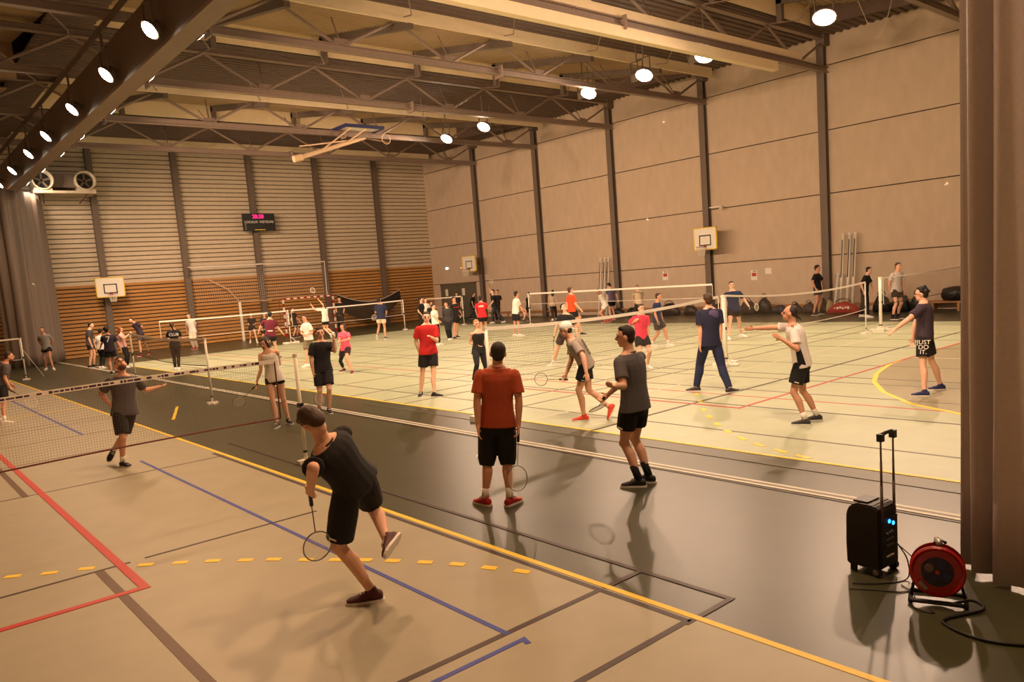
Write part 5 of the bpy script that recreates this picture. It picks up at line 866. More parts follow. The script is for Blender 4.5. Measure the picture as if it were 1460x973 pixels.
{'label': 'man in a white T-shirt and black trousers in the standing group', 'base': [16.679, 24.164], 's': 0.905, 'px': 65.0, 'J': {'P': [0.0, -0.0, 0.85], 'N': [-0.02, 0.014, 1.333], 'H': [-0.032, 0.022, 1.468], 'hL': [0.072, 0.034, 0.852], 'KL': [0.1, 0.024, 0.469], 'AL': [0.113, 0.044, 0.085], 'SL': [0.128, 0.081, 1.288], 'TL': [0.429, -0.903, 0.0], 'EL': [0.153, 0.103, 1.019], 'WL': [0.177, 0.052, 0.795], 'hR': [-0.072, -0.034, 0.848], 'KR': [-0.075, -0.076, 0.466], 'AR': [-0.113, -0.044, 0.085], 'SR': [-0.163, -0.057, 1.28], 'TR': [0.429, -0.903, 0.0], 'ER': [-0.188, -0.263, 1.106], 'WR': [-0.041, -0.302, 0.933], 'F': [0.429, -0.903, 0.0]}, 'top': ('tee', 'white'), 'bot': ('long', 'black'), 'hem': 0.6, 'shoe': 'white', 'sock': None, 'hair': ('short', 'darkbrown')},
{'label': 'woman in a dark grey long sleeved top and black trousers near the double door', 'base': [18.328, 25.618], 's': 0.91, 'px': 61.0, 'J': {'P': [-0.01, 0.007, 0.785], 'N': [-0.02, 0.014, 1.303], 'H': [-0.041, 0.029, 1.463], 'hL': [0.046, -0.05, 0.787], 'KL': [-0.058, -0.127, 0.423], 'AL': [0.065, 0.016, 0.085], 'SL': [0.083, -0.091, 1.256], 'TL': [-0.582, -0.813, 0.0], 'EL': [0.201, -0.007, 1.025], 'WL': [0.178, -0.006, 0.794], 'hR': [-0.066, 0.064, 0.783], 'KR': [-0.181, -0.088, 0.447], 'AR': [-0.065, -0.016, 0.085], 'SR': [-0.121, 0.118, 1.249], 'TR': [-0.582, -0.813, 0.0], 'ER': [-0.033, 0.281, 1.049], 'WR': [-0.022, 0.259, 0.819], 'F': [-0.714, -0.7, 0.0]}, 'top': ('long', 'darkgrey'), 'bot': ('long', 'black'), 'hem': 0.6, 'shoe': 'white', 'sock': None, 'hair': ('bun', 'brown'), 'f': 1},
{'label': 'player in black with a red stripe holding a racket near the double door', 'base': [18.903, 25.986], 's': 0.992, 'px': 60.0, 'J': {'P': [0.053, -0.039, 0.889], 'N': [0.047, -0.034, 1.459], 'H': [0.034, -0.025, 1.621], 'hL': [0.141, -0.033, 0.89], 'KL': [0.199, 0.088, 0.482], 'AL': [0.254, 0.245, 0.085], 'SL': [0.223, -0.022, 1.407], 'TL': [0.069, -0.998, 0.0], 'EL': [0.337, 0.058, 1.144], 'WL': [0.505, 0.157, 0.983], 'hR': [-0.034, -0.045, 0.888], 'KR': [-0.141, -0.164, 0.49], 'AR': [-0.254, -0.245, 0.085], 'SR': [-0.129, -0.047, 1.403], 'TR': [-0.105, -0.994, 0.0], 'ER': [-0.025, 0.062, 1.146], 'WR': [0.104, -0.086, 0.986], 'F': [0.069, -0.998, 0.0]}, 'top': ('tee', 'blackred'), 'bot': ('shorts', 'black'), 'hem': 0.6, 'shoe': 'black', 'sock': None, 'hair': ('short', 'darkbrown'), 'rk': ('L', [0.795, 0.615, 0.842])},
{'label': 'dark clothed person standing before the left leaf of the double door', 'base': [27.941, 38.003], 's': 0.984, 'px': 41.0, 'J': {'P': [0.032, -0.024, 0.848], 'N': [0.022, -0.016, 1.414], 'H': [0.018, -0.013, 1.589], 'hL': [0.102, -0.075, 0.85], 'KL': [-0.041, -0.253, 0.5], 'AL': [-0.02, -0.207, 0.085], 'SL': [0.164, -0.12, 1.364], 'TL': [-0.592, -0.806, 0.0], 'EL': [0.197, -0.134, 1.071], 'WL': [0.161, -0.183, 0.827], 'hR': [-0.038, 0.028, 0.846], 'KR': [-0.095, 0.005, 0.433], 'AR': [0.02, 0.207, 0.085], 'SR': [-0.118, 0.087, 1.356], 'TR': [-0.592, -0.806, 0.0], 'ER': [-0.141, 0.115, 1.063], 'WR': [-0.177, 0.066, 0.82], 'F': [-0.592, -0.806, 0.0]}, 'top': ('tee', 'black'), 'bot': ('long', 'black'), 'hem': 0.6, 'shoe': 'black', 'sock': None, 'hair': ('short', 'black')},
{'label': 'person in black with grey trousers standing before the right leaf of the double door', 'base': [29.001, 38.038], 's': 0.943, 'px': 40.0, 'J': {'P': [0.066, -0.05, 0.813], 'N': [0.152, -0.116, 1.345], 'H': [0.192, -0.146, 1.505], 'hL': [0.135, -0.004, 0.808], 'KL': [0.219, -0.162, 0.449], 'AL': [0.116, -0.029, 0.085], 'SL': [0.284, -0.017, 1.283], 'TL': [0.54, -0.842, 0.0], 'EL': [0.307, 0.008, 1.002], 'WL': [0.338, -0.041, 0.768], 'hR': [-0.004, -0.096, 0.819], 'KR': [0.012, -0.147, 0.422], 'AR': [-0.116, 0.029, 0.085], 'SR': [0.004, -0.202, 1.305], 'TR': [0.54, -0.842, 0.0], 'ER': [-0.029, -0.213, 1.024], 'WR': [0.003, -0.262, 0.791], 'F': [0.54, -0.842, 0.0]}, 'top': ('tee', 'black'), 'bot': ('long', 'darkgrey'), 'hem': 0.6, 'shoe': 'black', 'sock': None, 'hair': ('short', 'brown')},
{'label': 'man in a red T-shirt with white print on the back near the door column', 'base': [19.401, 24.744], 's': 0.977, 'px': 61.0, 'J': {'P': [0.01, -0.008, 0.875], 'N': [0.007, -0.005, 1.436], 'H': [-0.006, 0.005, 1.595], 'hL': [-0.041, 0.061, 0.874], 'KL': [0.004, 0.096, 0.463], 'AL': [-0.134, -0.007, 0.085], 'SL': [-0.097, 0.134, 1.381], 'TL': [0.617, 0.787, 0.0], 'EL': [-0.056, 0.304, 1.146], 'WL': [0.046, 0.391, 0.936], 'hR': [0.062, -0.077, 0.875], 'KR': [0.19, 0.033, 0.496], 'AR': [0.134, 0.007, 0.085], 'SR': [0.111, -0.145, 1.384], 'TR': [0.849, 0.528, 0.0], 'ER': [0.274, -0.028, 1.17], 'WR': [0.504, 0.056, 1.123], 'F': [0.8, 0.6, 0.0]}, 'top': ('tee', 'redback'), 'bot': ('shorts', 'black'), 'hem': 0.55, 'shoe': 'white', 'sock': None, 'hair': ('short', 'black')},
{'label': 'player in black and grey striking overhead by the door column', 'base': [25.929, 31.675], 's': 1.029, 'px': 47.0, 'J': {'P': [-0.132, 0.108, 0.911], 'N': [-0.159, 0.13, 1.502], 'H': [-0.148, 0.121, 1.684], 'hL': [-0.162, 0.023, 0.913], 'KL': [-0.249, 0.163, 0.507], 'AL': [-0.18, 0.253, 0.085], 'SL': [-0.217, -0.045, 1.449], 'TL': [-0.872, 0.489, -0.0], 'EL': [-0.294, 0.005, 1.154], 'WL': [-0.434, 0.108, 0.957], 'hR': [-0.102, 0.194, 0.909], 'KR': [0.019, -0.027, 0.488], 'AR': [0.18, -0.253, 0.085], 'SR': [-0.096, 0.301, 1.441], 'TR': [-0.987, 0.162, -0.0], 'ER': [0.072, 0.525, 1.573], 'WR': [0.076, 0.651, 1.803], 'F': [-0.944, 0.331, 0.0]}, 'top': ('tee', 'black'), 'bot': ('long', 'darkgrey'), 'hem': 0.6, 'shoe': 'white', 'sock': None, 'hair': ('short', 'brown'), 'rk': ('R', [0.379, 0.819, 2.243])},
{'label': 'person in black standing behind the overhead striker', 'base': [27.045, 32.995], 's': 1.002, 'px': 45.0, 'J': {'P': [0.001, -0.0, 0.87], 'N': [0.008, -0.006, 1.446], 'H': [0.018, -0.015, 1.624], 'hL': [0.032, -0.083, 0.869], 'KL': [-0.14, -0.182, 0.492], 'AL': [-0.015, -0.171, 0.085], 'SL': [0.07, -0.173, 1.389], 'TL': [-0.634, -0.773, 0.0], 'EL': [0.091, -0.203, 1.09], 'WL': [0.033, -0.225, 0.843], 'hR': [-0.031, 0.082, 0.871], 'KR': [-0.154, 0.073, 0.464], 'AR': [0.015, 0.171, 0.085], 'SR': [-0.056, 0.161, 1.394], 'TR': [-0.634, -0.773, 0.0], 'ER': [-0.06, 0.198, 1.095], 'WR': [-0.118, 0.176, 0.847], 'F': [-0.936, -0.353, 0.0]}, 'top': ('tee', 'black'), 'bot': ('long', 'black'), 'hem': 0.6, 'shoe': 'black', 'sock': None, 'hair': ('short', 'black')},
]
# ================================================================ part three: people
SKIN = {}
def skin_mat(i):
    c = [(.88,.68,.56), (.82,.60,.48), (.91,.72,.60), (.62,.41,.29)][i % 4]
    return mat('skin_%s' % ['fair', 'warm', 'pale', 'tan'][i % 4], lin(c), .55, 0, .05, 60, .05)
CLOTH = dict(black=(.075,.07,.075), black2=(.11,.10,.11), rust=(.68,.29,.16), slate=(.36,.35,.36), greyprint=(.60,.55,.50), whiteblack=(.90,.87,.84), plum=(.25,.20,.25), navyprint=(.12,.13,.24), navy=(.13,.16,.29),
 charcoal=(.30,.28,.29), white=(.93,.91,.87), pink=(.95,.36,.47), redpat=(.72,.10,.10), hotpink=(.92,.24,.36), navyblue=(.11,.16,.30), orange=(.95,.32,.14), brownblack=(.25,.19,.17), beige=(.80,.72,.62), violet=(.33,.29,.45),
 lightgrey=(.80,.76,.73), greywhite=(.60,.58,.55), navyseven=(.16,.13,.20), pinkwhite=(.80,.62,.60), blackclub=(.075,.07,.075), maroon=(.42,.12,.20), redback=(.85,.14,.18), blackred=(.09,.075,.08), darkgrey=(.22,.21,.22),
 maroonblack=(.18,.11,.12), khaki=(.46,.42,.33), cream=(.90,.84,.74), red=(.75,.15,.12), darkred=(.30,.10,.09), redwhite=(.70,.14,.12), orangered=(.88,.28,.16), blue=(.13,.17,.36))
def cloth(c): return mat('fabric_'+c, lin(CLOTH[c]), .85, 0, .12, 45, .07)
HAIRC = dict(brown=(.27,.19,.13), darkbrown=(.17,.12,.09), black=(.09,.075,.07), blond=(.68,.53,.34), ginger=(.50,.25,.12), white=(.94,.92,.88))
def hair_mat(c): return mat('hair_'+c, lin(HAIRC[c]), .6, 0, .3, 120, .2)
M_eye = mat('eye_dark', (.02,.015,.012), .3); M_lip = mat('lip', lin((.74,.47,.40)), .5); M_sole = mat('shoe_sole', lin((.88,.86,.82)), .6)
PENDING = []
def soft(mb, name, m, parent, vox, smooth=2, **kw):
    o = link(name, mb.mesh(name), m, parent, False, **kw)
    r = o.modifiers.new('r', 'REMESH'); r.mode = 'VOXEL'; r.voxel_size = vox
    if smooth: q = o.modifiers.new('s', 'SMOOTH'); q.factor = .5; q.iterations = smooth
    PENDING.append(o); return o
def flush():
    dg = bpy.context.evaluated_depsgraph_get()
    new = [bpy.data.meshes.new_from_object(o.evaluated_get(dg)) for o in PENDING]
    for o, me in zip(PENDING, new):
        o.modifiers.clear(); old = o.data; o.data = me; bpy.data.meshes.remove(old)
        me.polygons.foreach_set('use_smooth', [True]*len(me.polygons)); me.name = o.name
    PENDING.clear()
def limb(mb, pts, rad, K=10, ref=None, flat=None):
    # pts: joints, rad: list of (segment fraction over whole chain, radius)
    pts = [Vector(p) for p in pts]; L = [0]
    for a, b in zip(pts, pts[1:]): L.append(L[-1]+(b-a).length)
    def at(t):
        d = t*(len(pts)-1); i = min(int(d), len(pts)-2); return pts[i].lerp(pts[i+1], d-i)
    mb.tube([at(t) for t, r in rad], [r for t, r in rad], K)
def person(rec, idx):
    V = {k: Vector(v) for k, v in rec['J'].items()}
    s = rec['s']; bx, by = rec['base']; px = rec['px']; fem = rec.get('f')
    vox = .0075 if px > 190 else .0095 if px > 120 else .013 if px > 75 else .017
    inf = .004 if px > 120 else .006   # fabric clearance grows with the coarser grid
    near = px > 105
    U = (V['N']-V['P']).normalized(); latS = (V['SL']-V['SR']).normalized(); latH = (V['hL']-V['hR']).normalized()
    fw_ = latS.cross(U).normalized()
    def torso(grow, t0, t1, n=9, wide=0, flare=False):
        prof = [(-.24, .06, .06), (-.14, .105, .088), (-.05, .150, .105), (.05, .158, .110), (.2, .148, .104), (.38, .138, .100), (.58, .152, .110), (.76, .168, .114), (.87, .170, .102), (.94, .150, .088), (.985, .112, .074), (1.03, .078, .066), (1.08, .060, .061)]
        if fem: prof = [(t, w*(.84 if t > .5 else .82 if t > .25 else .98), d*(1.02 if .5 < t < .8 else .9)) for t, w, d in prof]
        R = []; bend = (1-(V['P']+U*.53*s-V['N']).length)*0
        for i in range(n+1):
            t = t0+(t1-t0)*i/n
            for a, b in zip(prof, prof[1:]):
                if a[0] <= t <= b[0]:
                    u = (t-a[0])/(b[0]-a[0]); w = a[1]+(b[1]-a[1])*u; d = a[2]+(b[2]-a[2])*u; break
            k = min(1, max(0, t)); lat = latH.lerp(latS, k).normalized(); f = lat.cross(U).normalized()
            c = V['P'].lerp(V['N'], t) if t <= 1 else V['N']+U*(t-1)*.55*s
            c = c - f*.012*sin(pi*k)*s
            if flare and t < .16: q = (.16-t)/.25; w = max(w, (.152+.030*min(1, q))*(.96 if fem else 1)); d = max(d, .110*(.92 if fem else 1))
            w = w*s+grow+wide*(1-k); d = d*s+grow+wide*.6*(1-k)
            R.append((c, lat*w, f*d))
        return R
    # ---- body: one continuous surface
    mb = MB(); mb.K = 14
    mb.loft(torso(0, -.15, 1.05, 12))
    H, F = V['H'], V['F']; hup = (H-V['N']).normalized(); hl = hup.cross(F).normalized() if abs(hup.dot(F)) < .98 else latS
    F2 = F; hup2 = F2.cross(hl).normalized()*1; 
    if hup2.dot(hup) < 0: hup2 = -hup2
    hs = s*(.95 if fem else 1)
    mb.tube([V['N']-U*.03*s, V['N'].lerp(H, .45)-F2*.005*s, H-F2*.012*s-hup2*.03*s], [.062*s, (.050 if fem else .056)*s, .055*s], 10)
    mb.ell(H+hup2*.018*hs-F2*.008*hs, hl*.076*hs, F2*.096*hs, hup2*.100*hs, 14, 10)
    mb.ell(H-hup2*.052*hs+F2*.022*hs, hl*.056*hs, F2*.066*hs, hup2*.062*hs, 12, 8)
    mb.ell(H-hup2*.092*hs+F2*.056*hs, hl*.028*hs, F2*.026*hs, hup2*.022*hs, 8, 6)      # chin
    mb.tube([H+hup2*.015*hs+F2*.083*hs, H-hup2*.022*hs+F2*.108*hs, H-hup2*.034*hs+F2*.088*hs], [.009*hs, .017*hs, .014*hs], 8)  # nose
    mb.ell(H+hup2*.022*hs+F2*.076*hs, hl*.052*hs, F2*.018*hs, hup2*.012*hs, 8, 6)      # brow
    for sg in (1, -1):
        mb.ell(H+hl*.077*hs*sg-F2*.004*hs-hup2*.012*hs, hl*.014*hs, F2*.020*hs, hup2*.032*hs, 8, 6)   # ear
    thin = .88 if fem else 1
    for sd in 'LR':
        S_, E_, W_ = V['S'+sd], V['E'+sd], V['W'+sd]
        mb.ell(S_-U*.022*s, latS*.056*s*thin, fw_*.058*s*thin, U*.056*s*thin, 10, 8)
        limb(mb, [S_, E_], [(-.0, .040*s*thin), (.1, .053*s*thin), (.3, .052*s*thin), (.6, .046*s*thin), (1, .039*s*thin)])
        limb(mb, [E_, W_], [(-.0, .040*s*thin), (.22, .043*s*thin), (.6, .035*s*thin), (1, .026*s*thin)])
        mb.ell(E_, latS*.040*s*thin, fw_*.040*s*thin, U*.040*s*thin, 8, 6)
        # hand
        d = (W_-E_).normalized(); nrm = d.cross(fw_ if abs(d.dot(fw_)) < .85 else U).normalized()
        if sd == 'R': nrm = -nrm
        if nrm.dot(latS*(1 if sd == 'L' else -1)) > 0: nrm = -nrm      # palm faces the body
        side = d.cross(nrm).normalized()
        if side.dot(F) < 0: side = -side                                # thumb side looks forward
        grip = 1.0 if rec.get('fist') or rec.get('rk') and rec['rk'][0] == sd else .45
        a = W_+d*.045*s
        mb.tube([W_-d*.01, W_+d*.02*s], [.026*s*thin, .027*s*thin], 10)
        mb.ell(a, side*.040*s*thin, nrm*.017*s, d*.052*s, 10, 8)
        fr = max(.0088*s, vox*.62)
        for q in range(4):
            o_ = side*(.028-.0187*q)*s*thin; ln = [.068, .076, .071, .056][q]*s
            p0 = W_+d*.085*s+o_; c1, c2, c3 = .35*grip+.08, 1.0*grip+.1, 1.7*grip+.12
            g = lambda an: d*cos(an)+nrm*sin(an)
            p1 = p0+g(c1)*ln*.42; p2 = p1+g(c2)*ln*.33; p3 = p2+g(c3)*ln*.25
            mb.tube([p0-d*.02*s, p0, p1, p2, p3], [fr*1.1, fr*1.08, fr, fr*.95, fr*.8], 7)
        t0 = W_+d*.025*s+side*.026*s; t1 = t0+(side*.75+d*.6+nrm*.25*(1+grip)).normalized()*.036*s; t2 = t1+(side*.25+d*.8+nrm*.45*(1+grip)).normalized()*.032*s
        mb.tube([t0, t1, t2], [fr*1.35, fr*1.2, fr*.95], 7)
        # leg
        h_, K_, A_ = V['h'+sd], V['K'+sd], V['A'+sd]; T = V['T'+sd]
        limb(mb, [h_+U*.02*s, K_], [(0, .088*s), (.25, .084*s), (.6, .068*s), (.9, .054*s), (1, .052*s)], 12)
        dn = (A_-K_).normalized(); back = -(T-dn*T.dot(dn)).normalized()
        ln = (A_-K_).length
        P_ = [K_, K_+dn*ln*.14+back*.004*s, K_+dn*ln*.32+back*.016*s, K_+dn*ln*.55+back*.010*s, K_+dn*ln*.8, A_]
        mb.tube(P_, [.052*s, .050*s, .057*s, .048*s, .037*s, .036*s], 12)
        mb.ell(K_, latH*.052*s, T*.052*s, U*.055*s, 10, 8)
        up_ = -dn; lift = A_.z > .14
        fd = (T if not lift else (T*.75+dn*.65)).normalized()
        sole = Vector((0, 0, -1)) if not lift else (dn-fd*dn.dot(fd)).normalized()
        mb.tube([A_+up_*.01, A_+sole*.035*s+fd*.01, A_+sole*.05*s+fd*.10*s], [.034*s, .036*s, .028*s], 8)
    skin_i = idx*7+3
    me_props = dict(label=rec['label'], category='person', group='people in the sports hall')
    root = soft(mb, 'person', skin_mat(1 if rec.get('beard') else skin_i % 3), None, vox, 2, loc=(bx, by, 0), **me_props)
    # ---- shoes, socks
    for sd in 'LR':
        K_, A_, T = V['K'+sd], V['A'+sd], V['T'+sd]; dn = (A_-K_).normalized(); lift = A_.z > .14
        fd = (T if not lift else (T*.75+dn*.65)).normalized()
        so = Vector((0, 0, -1)) if not lift else (dn-fd*dn.dot(fd)).normalized()
        sl = fd.cross(so).normalized(); g0 = A_+so*((A_.z-.0) if not lift else .085*s)
        def ring(x, w, h0, h1): c = g0+fd*x*s-so*(h0+h1)/2*s; return (c, sl*w*s, so*(h1-h0)/2*s)
        mb = MB(); mb.K = 12
        mb.loft([ring(-.075, .020, .02, .065), ring(-.065, .034, .012, .085), ring(-.03, .040, .012, .098), ring(.02, .041, .012, .10), ring(.07, .043, .012, .082), ring(.12, .048, .012, .062), ring(.165, .043, .012, .05), ring(.19, .028, .014, .04), ring(.198, .012, .018, .032)])
        mb.tube([g0-so*.06*s-fd*.01, A_-dn*.03*s], [.042*s, .040*s], 10)
        sh_ = soft(mb, 'shoe', mat('shoe_'+rec['shoe'], lin(CLOTH[rec['shoe']]), .6, 0, .1, 60, .08), root, min(vox, .011), 1)
        mb = MB(); P1 = []
        out = [(-.082, .018), (-.07, .034), (-.03, .042), (.03, .042), (.09, .047), (.14, .049), (.18, .038), (.203, .018)]
        poly = [(x, w) for x, w in out]+[(x, -w) for x, w in out[::-1]]
        mb.prism(poly, lambda p: g0+fd*p[0]*s+sl*p[1]*s-so*.002, lambda p: g0+fd*p[0]*s+sl*p[1]*s-so*.022*s)
        mb.build('sole', M_sole, sh_)
        if rec.get('sock'):
            mb = MB(); mb.K = 10; hh = .16 if rec['sock'] == 'black' and px > 100 else .10
            mb.tube([A_+dn*.0, A_-dn*hh*.5, A_-dn*hh], [.043*s, .043*s, .047*s], 10)
            mb.build('sock', cloth(rec['sock']), root, True)
        if near and rec['shoe'] in ('redwhite', 'blue', 'darkgrey', 'darkred', 'orangered', 'black'):
            mb = MB()
            for x in (.035, .06, .085): mb.tube([g0+fd*x*s-so*.088*s*(1-(x-.03)*2.6)+sl*.022*s, g0+fd*x*s-so*.098*s*(1-(x-.03)*2.4), g0+fd*x*s-so*.088*s*(1-(x-.03)*2.6)-sl*.022*s], .005*s, 5)
            mb.build('laces', M_sole, sh_)
    # ---- lower garment
    kind, col = rec['bot']; mb = MB(); mb.K = 14; g = inf+.010
    mb.loft(torso(g, -.20, .22 if not fem else .28, 6, .006))
    for sd in 'LR':
        h_, K_, A_ = V['h'+sd], V['K'+sd], V['A'+sd]; hp = h_+U*.03*s
        if kind == 'shorts':
            e = rec['hem']; fl = .018 if not fem else .004
            pts = [hp, hp.lerp(K_, .5*min(1, e)), hp.lerp(K_, min(e, 1))]
            rr = [.096*s+inf, .094*s+inf+fl*.6, (.078+.014*(1-min(1, e)))*s+inf+fl]
            if e > 1:
                pts.append(K_.lerp(A_, e-1+.06)); rr.append(.075*s+inf)
            mb.tube(pts, rr, 14)
        else:
            lo = 0 if rec.get('tight') else .016
            T = V['T'+sd]
            mb.tube([hp, hp.lerp(K_, .5), K_, K_.lerp(A_, .35)-T*.010*s, K_.lerp(A_, .7), K_.lerp(A_, .97)], [.094*s+inf, .082*s+inf+lo*.5, .057*s+inf+lo, .058*s+inf+lo, .046*s+inf+lo, .040*s+inf+lo], 14)
    mesh_name = dict(shorts='shorts', long='trousers')[kind]
    bt = soft(mb, mesh_name, cloth(col), root, vox, 2)
    if rec.get('legging'):
        sd = rec['legging']; mb = MB(); mb.tube([V['h'+sd].lerp(V['K'+sd], .3), V['K'+sd], V['K'+sd].lerp(V['A'+sd], .35)-V['T'+sd]*.012, V['K'+sd].lerp(V['A'+sd], .7)], [.083*s, .058*s, .062*s, .048*s], 12); mb.build('legging', cloth('black'), root, True)
    # ---- upper garment
    tk, tc = rec['top']; mb = MB(); mb.K = 16; g = inf+.016
    lo_t = -.06
    mb.loft(torso(g, lo_t-.03, .985 if tk != 'tank' else .86, 11, .010, True))
    if tk in ('tee', 'long'):
        for sd in 'LR':
            S_, E_, W_ = V['S'+sd], V['E'+sd], V['W'+sd]
            mb.ell(S_-U*.022*s, latS*.062*s, fw_*.062*s, U*.060*s, 10, 8)
            if tk == 'tee':
                mb.tube([S_-(E_-S_)*.12, S_-(E_-S_)*.03, S_.lerp(E_, .12), S_.lerp(E_, .4), S_.lerp(E_, .74)], [.022*s, .046*s*thin, .060*s*thin+inf, .064*s*thin+inf, .066*s*thin+inf+.006], 12)
            else:
                mb.tube([S_, S_.lerp(E_, .5), E_, E_.lerp(W_, .5), E_.lerp(W_, .95)], [.064*s+inf, .060*s+inf, .050*s+inf, .046*s+inf, .038*s+inf], 12)
        # collar
        mb.tube([V['N']-U*.03*s-fw_*.004, V['N']+U*.012*s], [.082*s, .066*s], 14)
    else:
        for sg in (1, -1):
            a = V['N']-U*.10*s+latS*.075*s*sg
            mb.tube([a-fw_*.10*s-U*.05*s, a-fw_*.07*s+U*.03*s, a+U*.068*s, a+fw_*.075*s+U*.02*s, a+fw_*.11*s-U*.06*s], .014*s, 8)
    sh = soft(mb, 'top' if fem else 'shirt', cloth(tc), root, vox, 2)
    # collar ribbing on the nearer shirts
    if tk == 'tee' and near:
        mb = MB(); c = V['N']+U*.006*s
        mb.tube([c+latS*.070*s*cos(a*pi/9)+fw_*.074*s*sin(a*pi/9)-U*.016*s*max(0, sin(a*pi/9)) for a in range(18)], .0075*s, 6, True); mb.build('neckband', cloth(tc), sh, True)
    # ---- printed or sewn details
    def back_frame(t, out=.0):
        c = V['P'].lerp(V['N'], t); return c
    if tc in ('navyseven', 'blackclub'):
        txt, sz, m = {'navyseven': ('7', .30, M_white), 'blackclub': ('CLUB', .13, M_white), }[tc]
        bk_ = -fw_; c = V['P'].lerp(V['N'], .70)+bk_*(.114*s*(1.0 if not fem else .93)+inf+.034)
        x = -latS*-1; x = U.cross(bk_).normalized()
        text_mesh('back_print', txt, sz, m, sh, frame(x, U, bk_, c), .002)
    if tc == 'redback':
        bk_ = -fw_; x = U.cross(bk_).normalized(); c = V['P'].lerp(V['N'], .74)+bk_*(.112*s+inf+.024); mb = MB()
        for q, (a, b) in enumerate(((-.09, .05), (-.03, .07), (.04, .04), (.08, .05))): mb.box((a, -.03-.006*(q % 2), -.004), (a+b*.8, .02+.01*(q % 3), .012), frame(x, U, bk_, c))
        mb.build('back_print', M_white, sh, kind='stuff')
    if rec.get('jdi'):
        # lettering on the near leg of the shorts
        sd = 'L'; h_, K_ = V['h'+sd], V['K'+sd]; ax = (h_-K_).normalized(); c0 = h_.lerp(K_, .42); out = Vector((-(bx), -(by), 0)).normalized()*.95+V['F']*.12; out = (out-ax*out.dot(ax)).normalized()
        x = ax.cross(out).normalized(); c = c0+out*.134*s
        for k_, w in enumerate(('JUST', 'DO', 'IT.')): text_mesh('lettering', w, .095, M_white, bt, frame(x, ax, out, c+x*.018+ax*(.075-.078*k_)), .004)
    if tc == 'whiteblack':
        for sg in (1, -1):
            mb = MB(); mb.K = 10; R_ = []
            for t in (-.05, .1, .3, .5, .62):
                k = max(0, t); w = {-.05: .150, .1: .156, .3: .143, .5: .146, .62: .156}[t]*s+inf+.019+.01*(1-k); c = V['P'].lerp(V['N'], t)+latH.lerp(latS, k)*w*sg
                R_.append((c, fw_*(.055-.05*k)*s, latS*.012))
            mb.loft(R_); mb.build('side_panel', cloth('black'), sh, True)
        for sg in (1, -1):
            for q in (-.012, .008): 
                S_ = V['S'+('L' if sg > 0 else 'R')]; mb = MB(); mb.tube([V['N']+latS*.06*s*sg+U*.012*s+fw_*q, S_+U*.066*s+fw_*q, S_+U*.045*s+latS*.055*s*sg+fw_*q], .004, 5); mb.build('shoulder_stripe', cloth('black'), sh)
    if tc == 'greyprint':
        rnd = random.Random(3); mb = MB()
        bk_ = -fw_; x = U.cross(bk_).normalized()
        for r_ in range(5):
            for q in range(4):
                c = V['P'].lerp(V['N'], .30+.12*r_)+bk_*(.108*s+inf+.046-.014*abs(q-1.5))+x*(q-1.5)*.05*s
                a = rnd.uniform(-.5, .5); e1 = (x*cos(a)+U*sin(a))*.022*s; e2 = (U*cos(a)-x*sin(a))*.016*s
                mb.box((-1, -1, -.003), (1, 1, .003), frame(e1, e2, bk_, c))
        mb.build('dark_print', cloth('black2'), sh, kind='stuff')
    if tc == 'navyprint':
        bk_ = -fw_; c = V['P'].lerp(V['N'], .80)+bk_*(.095*s); mb = MB(); mb.ell(c+latS*-.03*s, latS*.11*s, U*.10*s, bk_*.040*s, 16, 10); mb.build('back_print', cloth('violet'), sh, True)
    if tc == 'maroon':
        for q in (-.07, 0, .07):
            bk_ = -fw_; mb = MB(); mb.tube([V['P'].lerp(V['N'], t)+bk_*(.108*s+inf+.02-abs(q)*.28)+latS*q*s for t in (.2, .4, .6, .8)], .007, 5); mb.build('dark_stripe', cloth('navy'), sh)
        c = V['P'].lerp(V['N'], .28)+(-fw_)*(.106*s+inf+.032); x = U.cross(-fw_).normalized(); MB().box((-.09, -.018, -.003), (.09, .018, .003), frame(x, U, -fw_, c)).build('back_print', M_white, sh)
    if tc == 'blackred':
        c = V['P'].lerp(V['N'], .72)+fw_*.128*s; MB().box((-.13, -.014, -.03), (.13, .014, .012), frame(latS, U, fw_, c)).build('red_stripe', cloth('red'), sh)
    if rec['bot'] == ('shorts', 'black') and near:
        sd = 'L' if (V['SL']-V['SR']).dot(Vector((by, -bx, 0))) < 0 else 'L'
        h_, K_ = V['h'+sd], V['K'+sd]; ax = (h_-K_).normalized(); out = (latH if sd == 'L' else -latH); out = (out-ax*out.dot(ax)).normalized(); x = ax.cross(out).normalized()
        c = h_.lerp(K_, min(.95, rec['hem']-.08))+out*(.098*s+inf+.006); MB().box((-.03, -.006, -.004), (.03, .006, .004), frame(x, ax, out, c)).build('hem_logo', M_white, bt)
    # ---- hair
    st, hc = rec['hair']; hm = hair_mat(hc if st not in ('cap', 'headband') else ('darkbrown' if st == 'cap' else hc))
    mb = MB(); mb.K = 14
    hcx = H+hup2*.034*hs-F2*.020*hs
    if st in ('short', 'messy', 'curly', 'bun', 'long', 'ponytail', 'headband'):
        mb.ell(hcx, hl*.082*hs, F2*.088*hs, hup2*.091*hs, 14, 10)
        mb.ell(H-F2*.046*hs-hup2*.012*hs, hl*.073*hs, F2*.055*hs, hup2*.074*hs, 12, 8)
        mb.ell(H+hup2*.088*hs+F2*.034*hs, hl*.060*hs, F2*.044*hs, hup2*.028*hs, 10, 8)
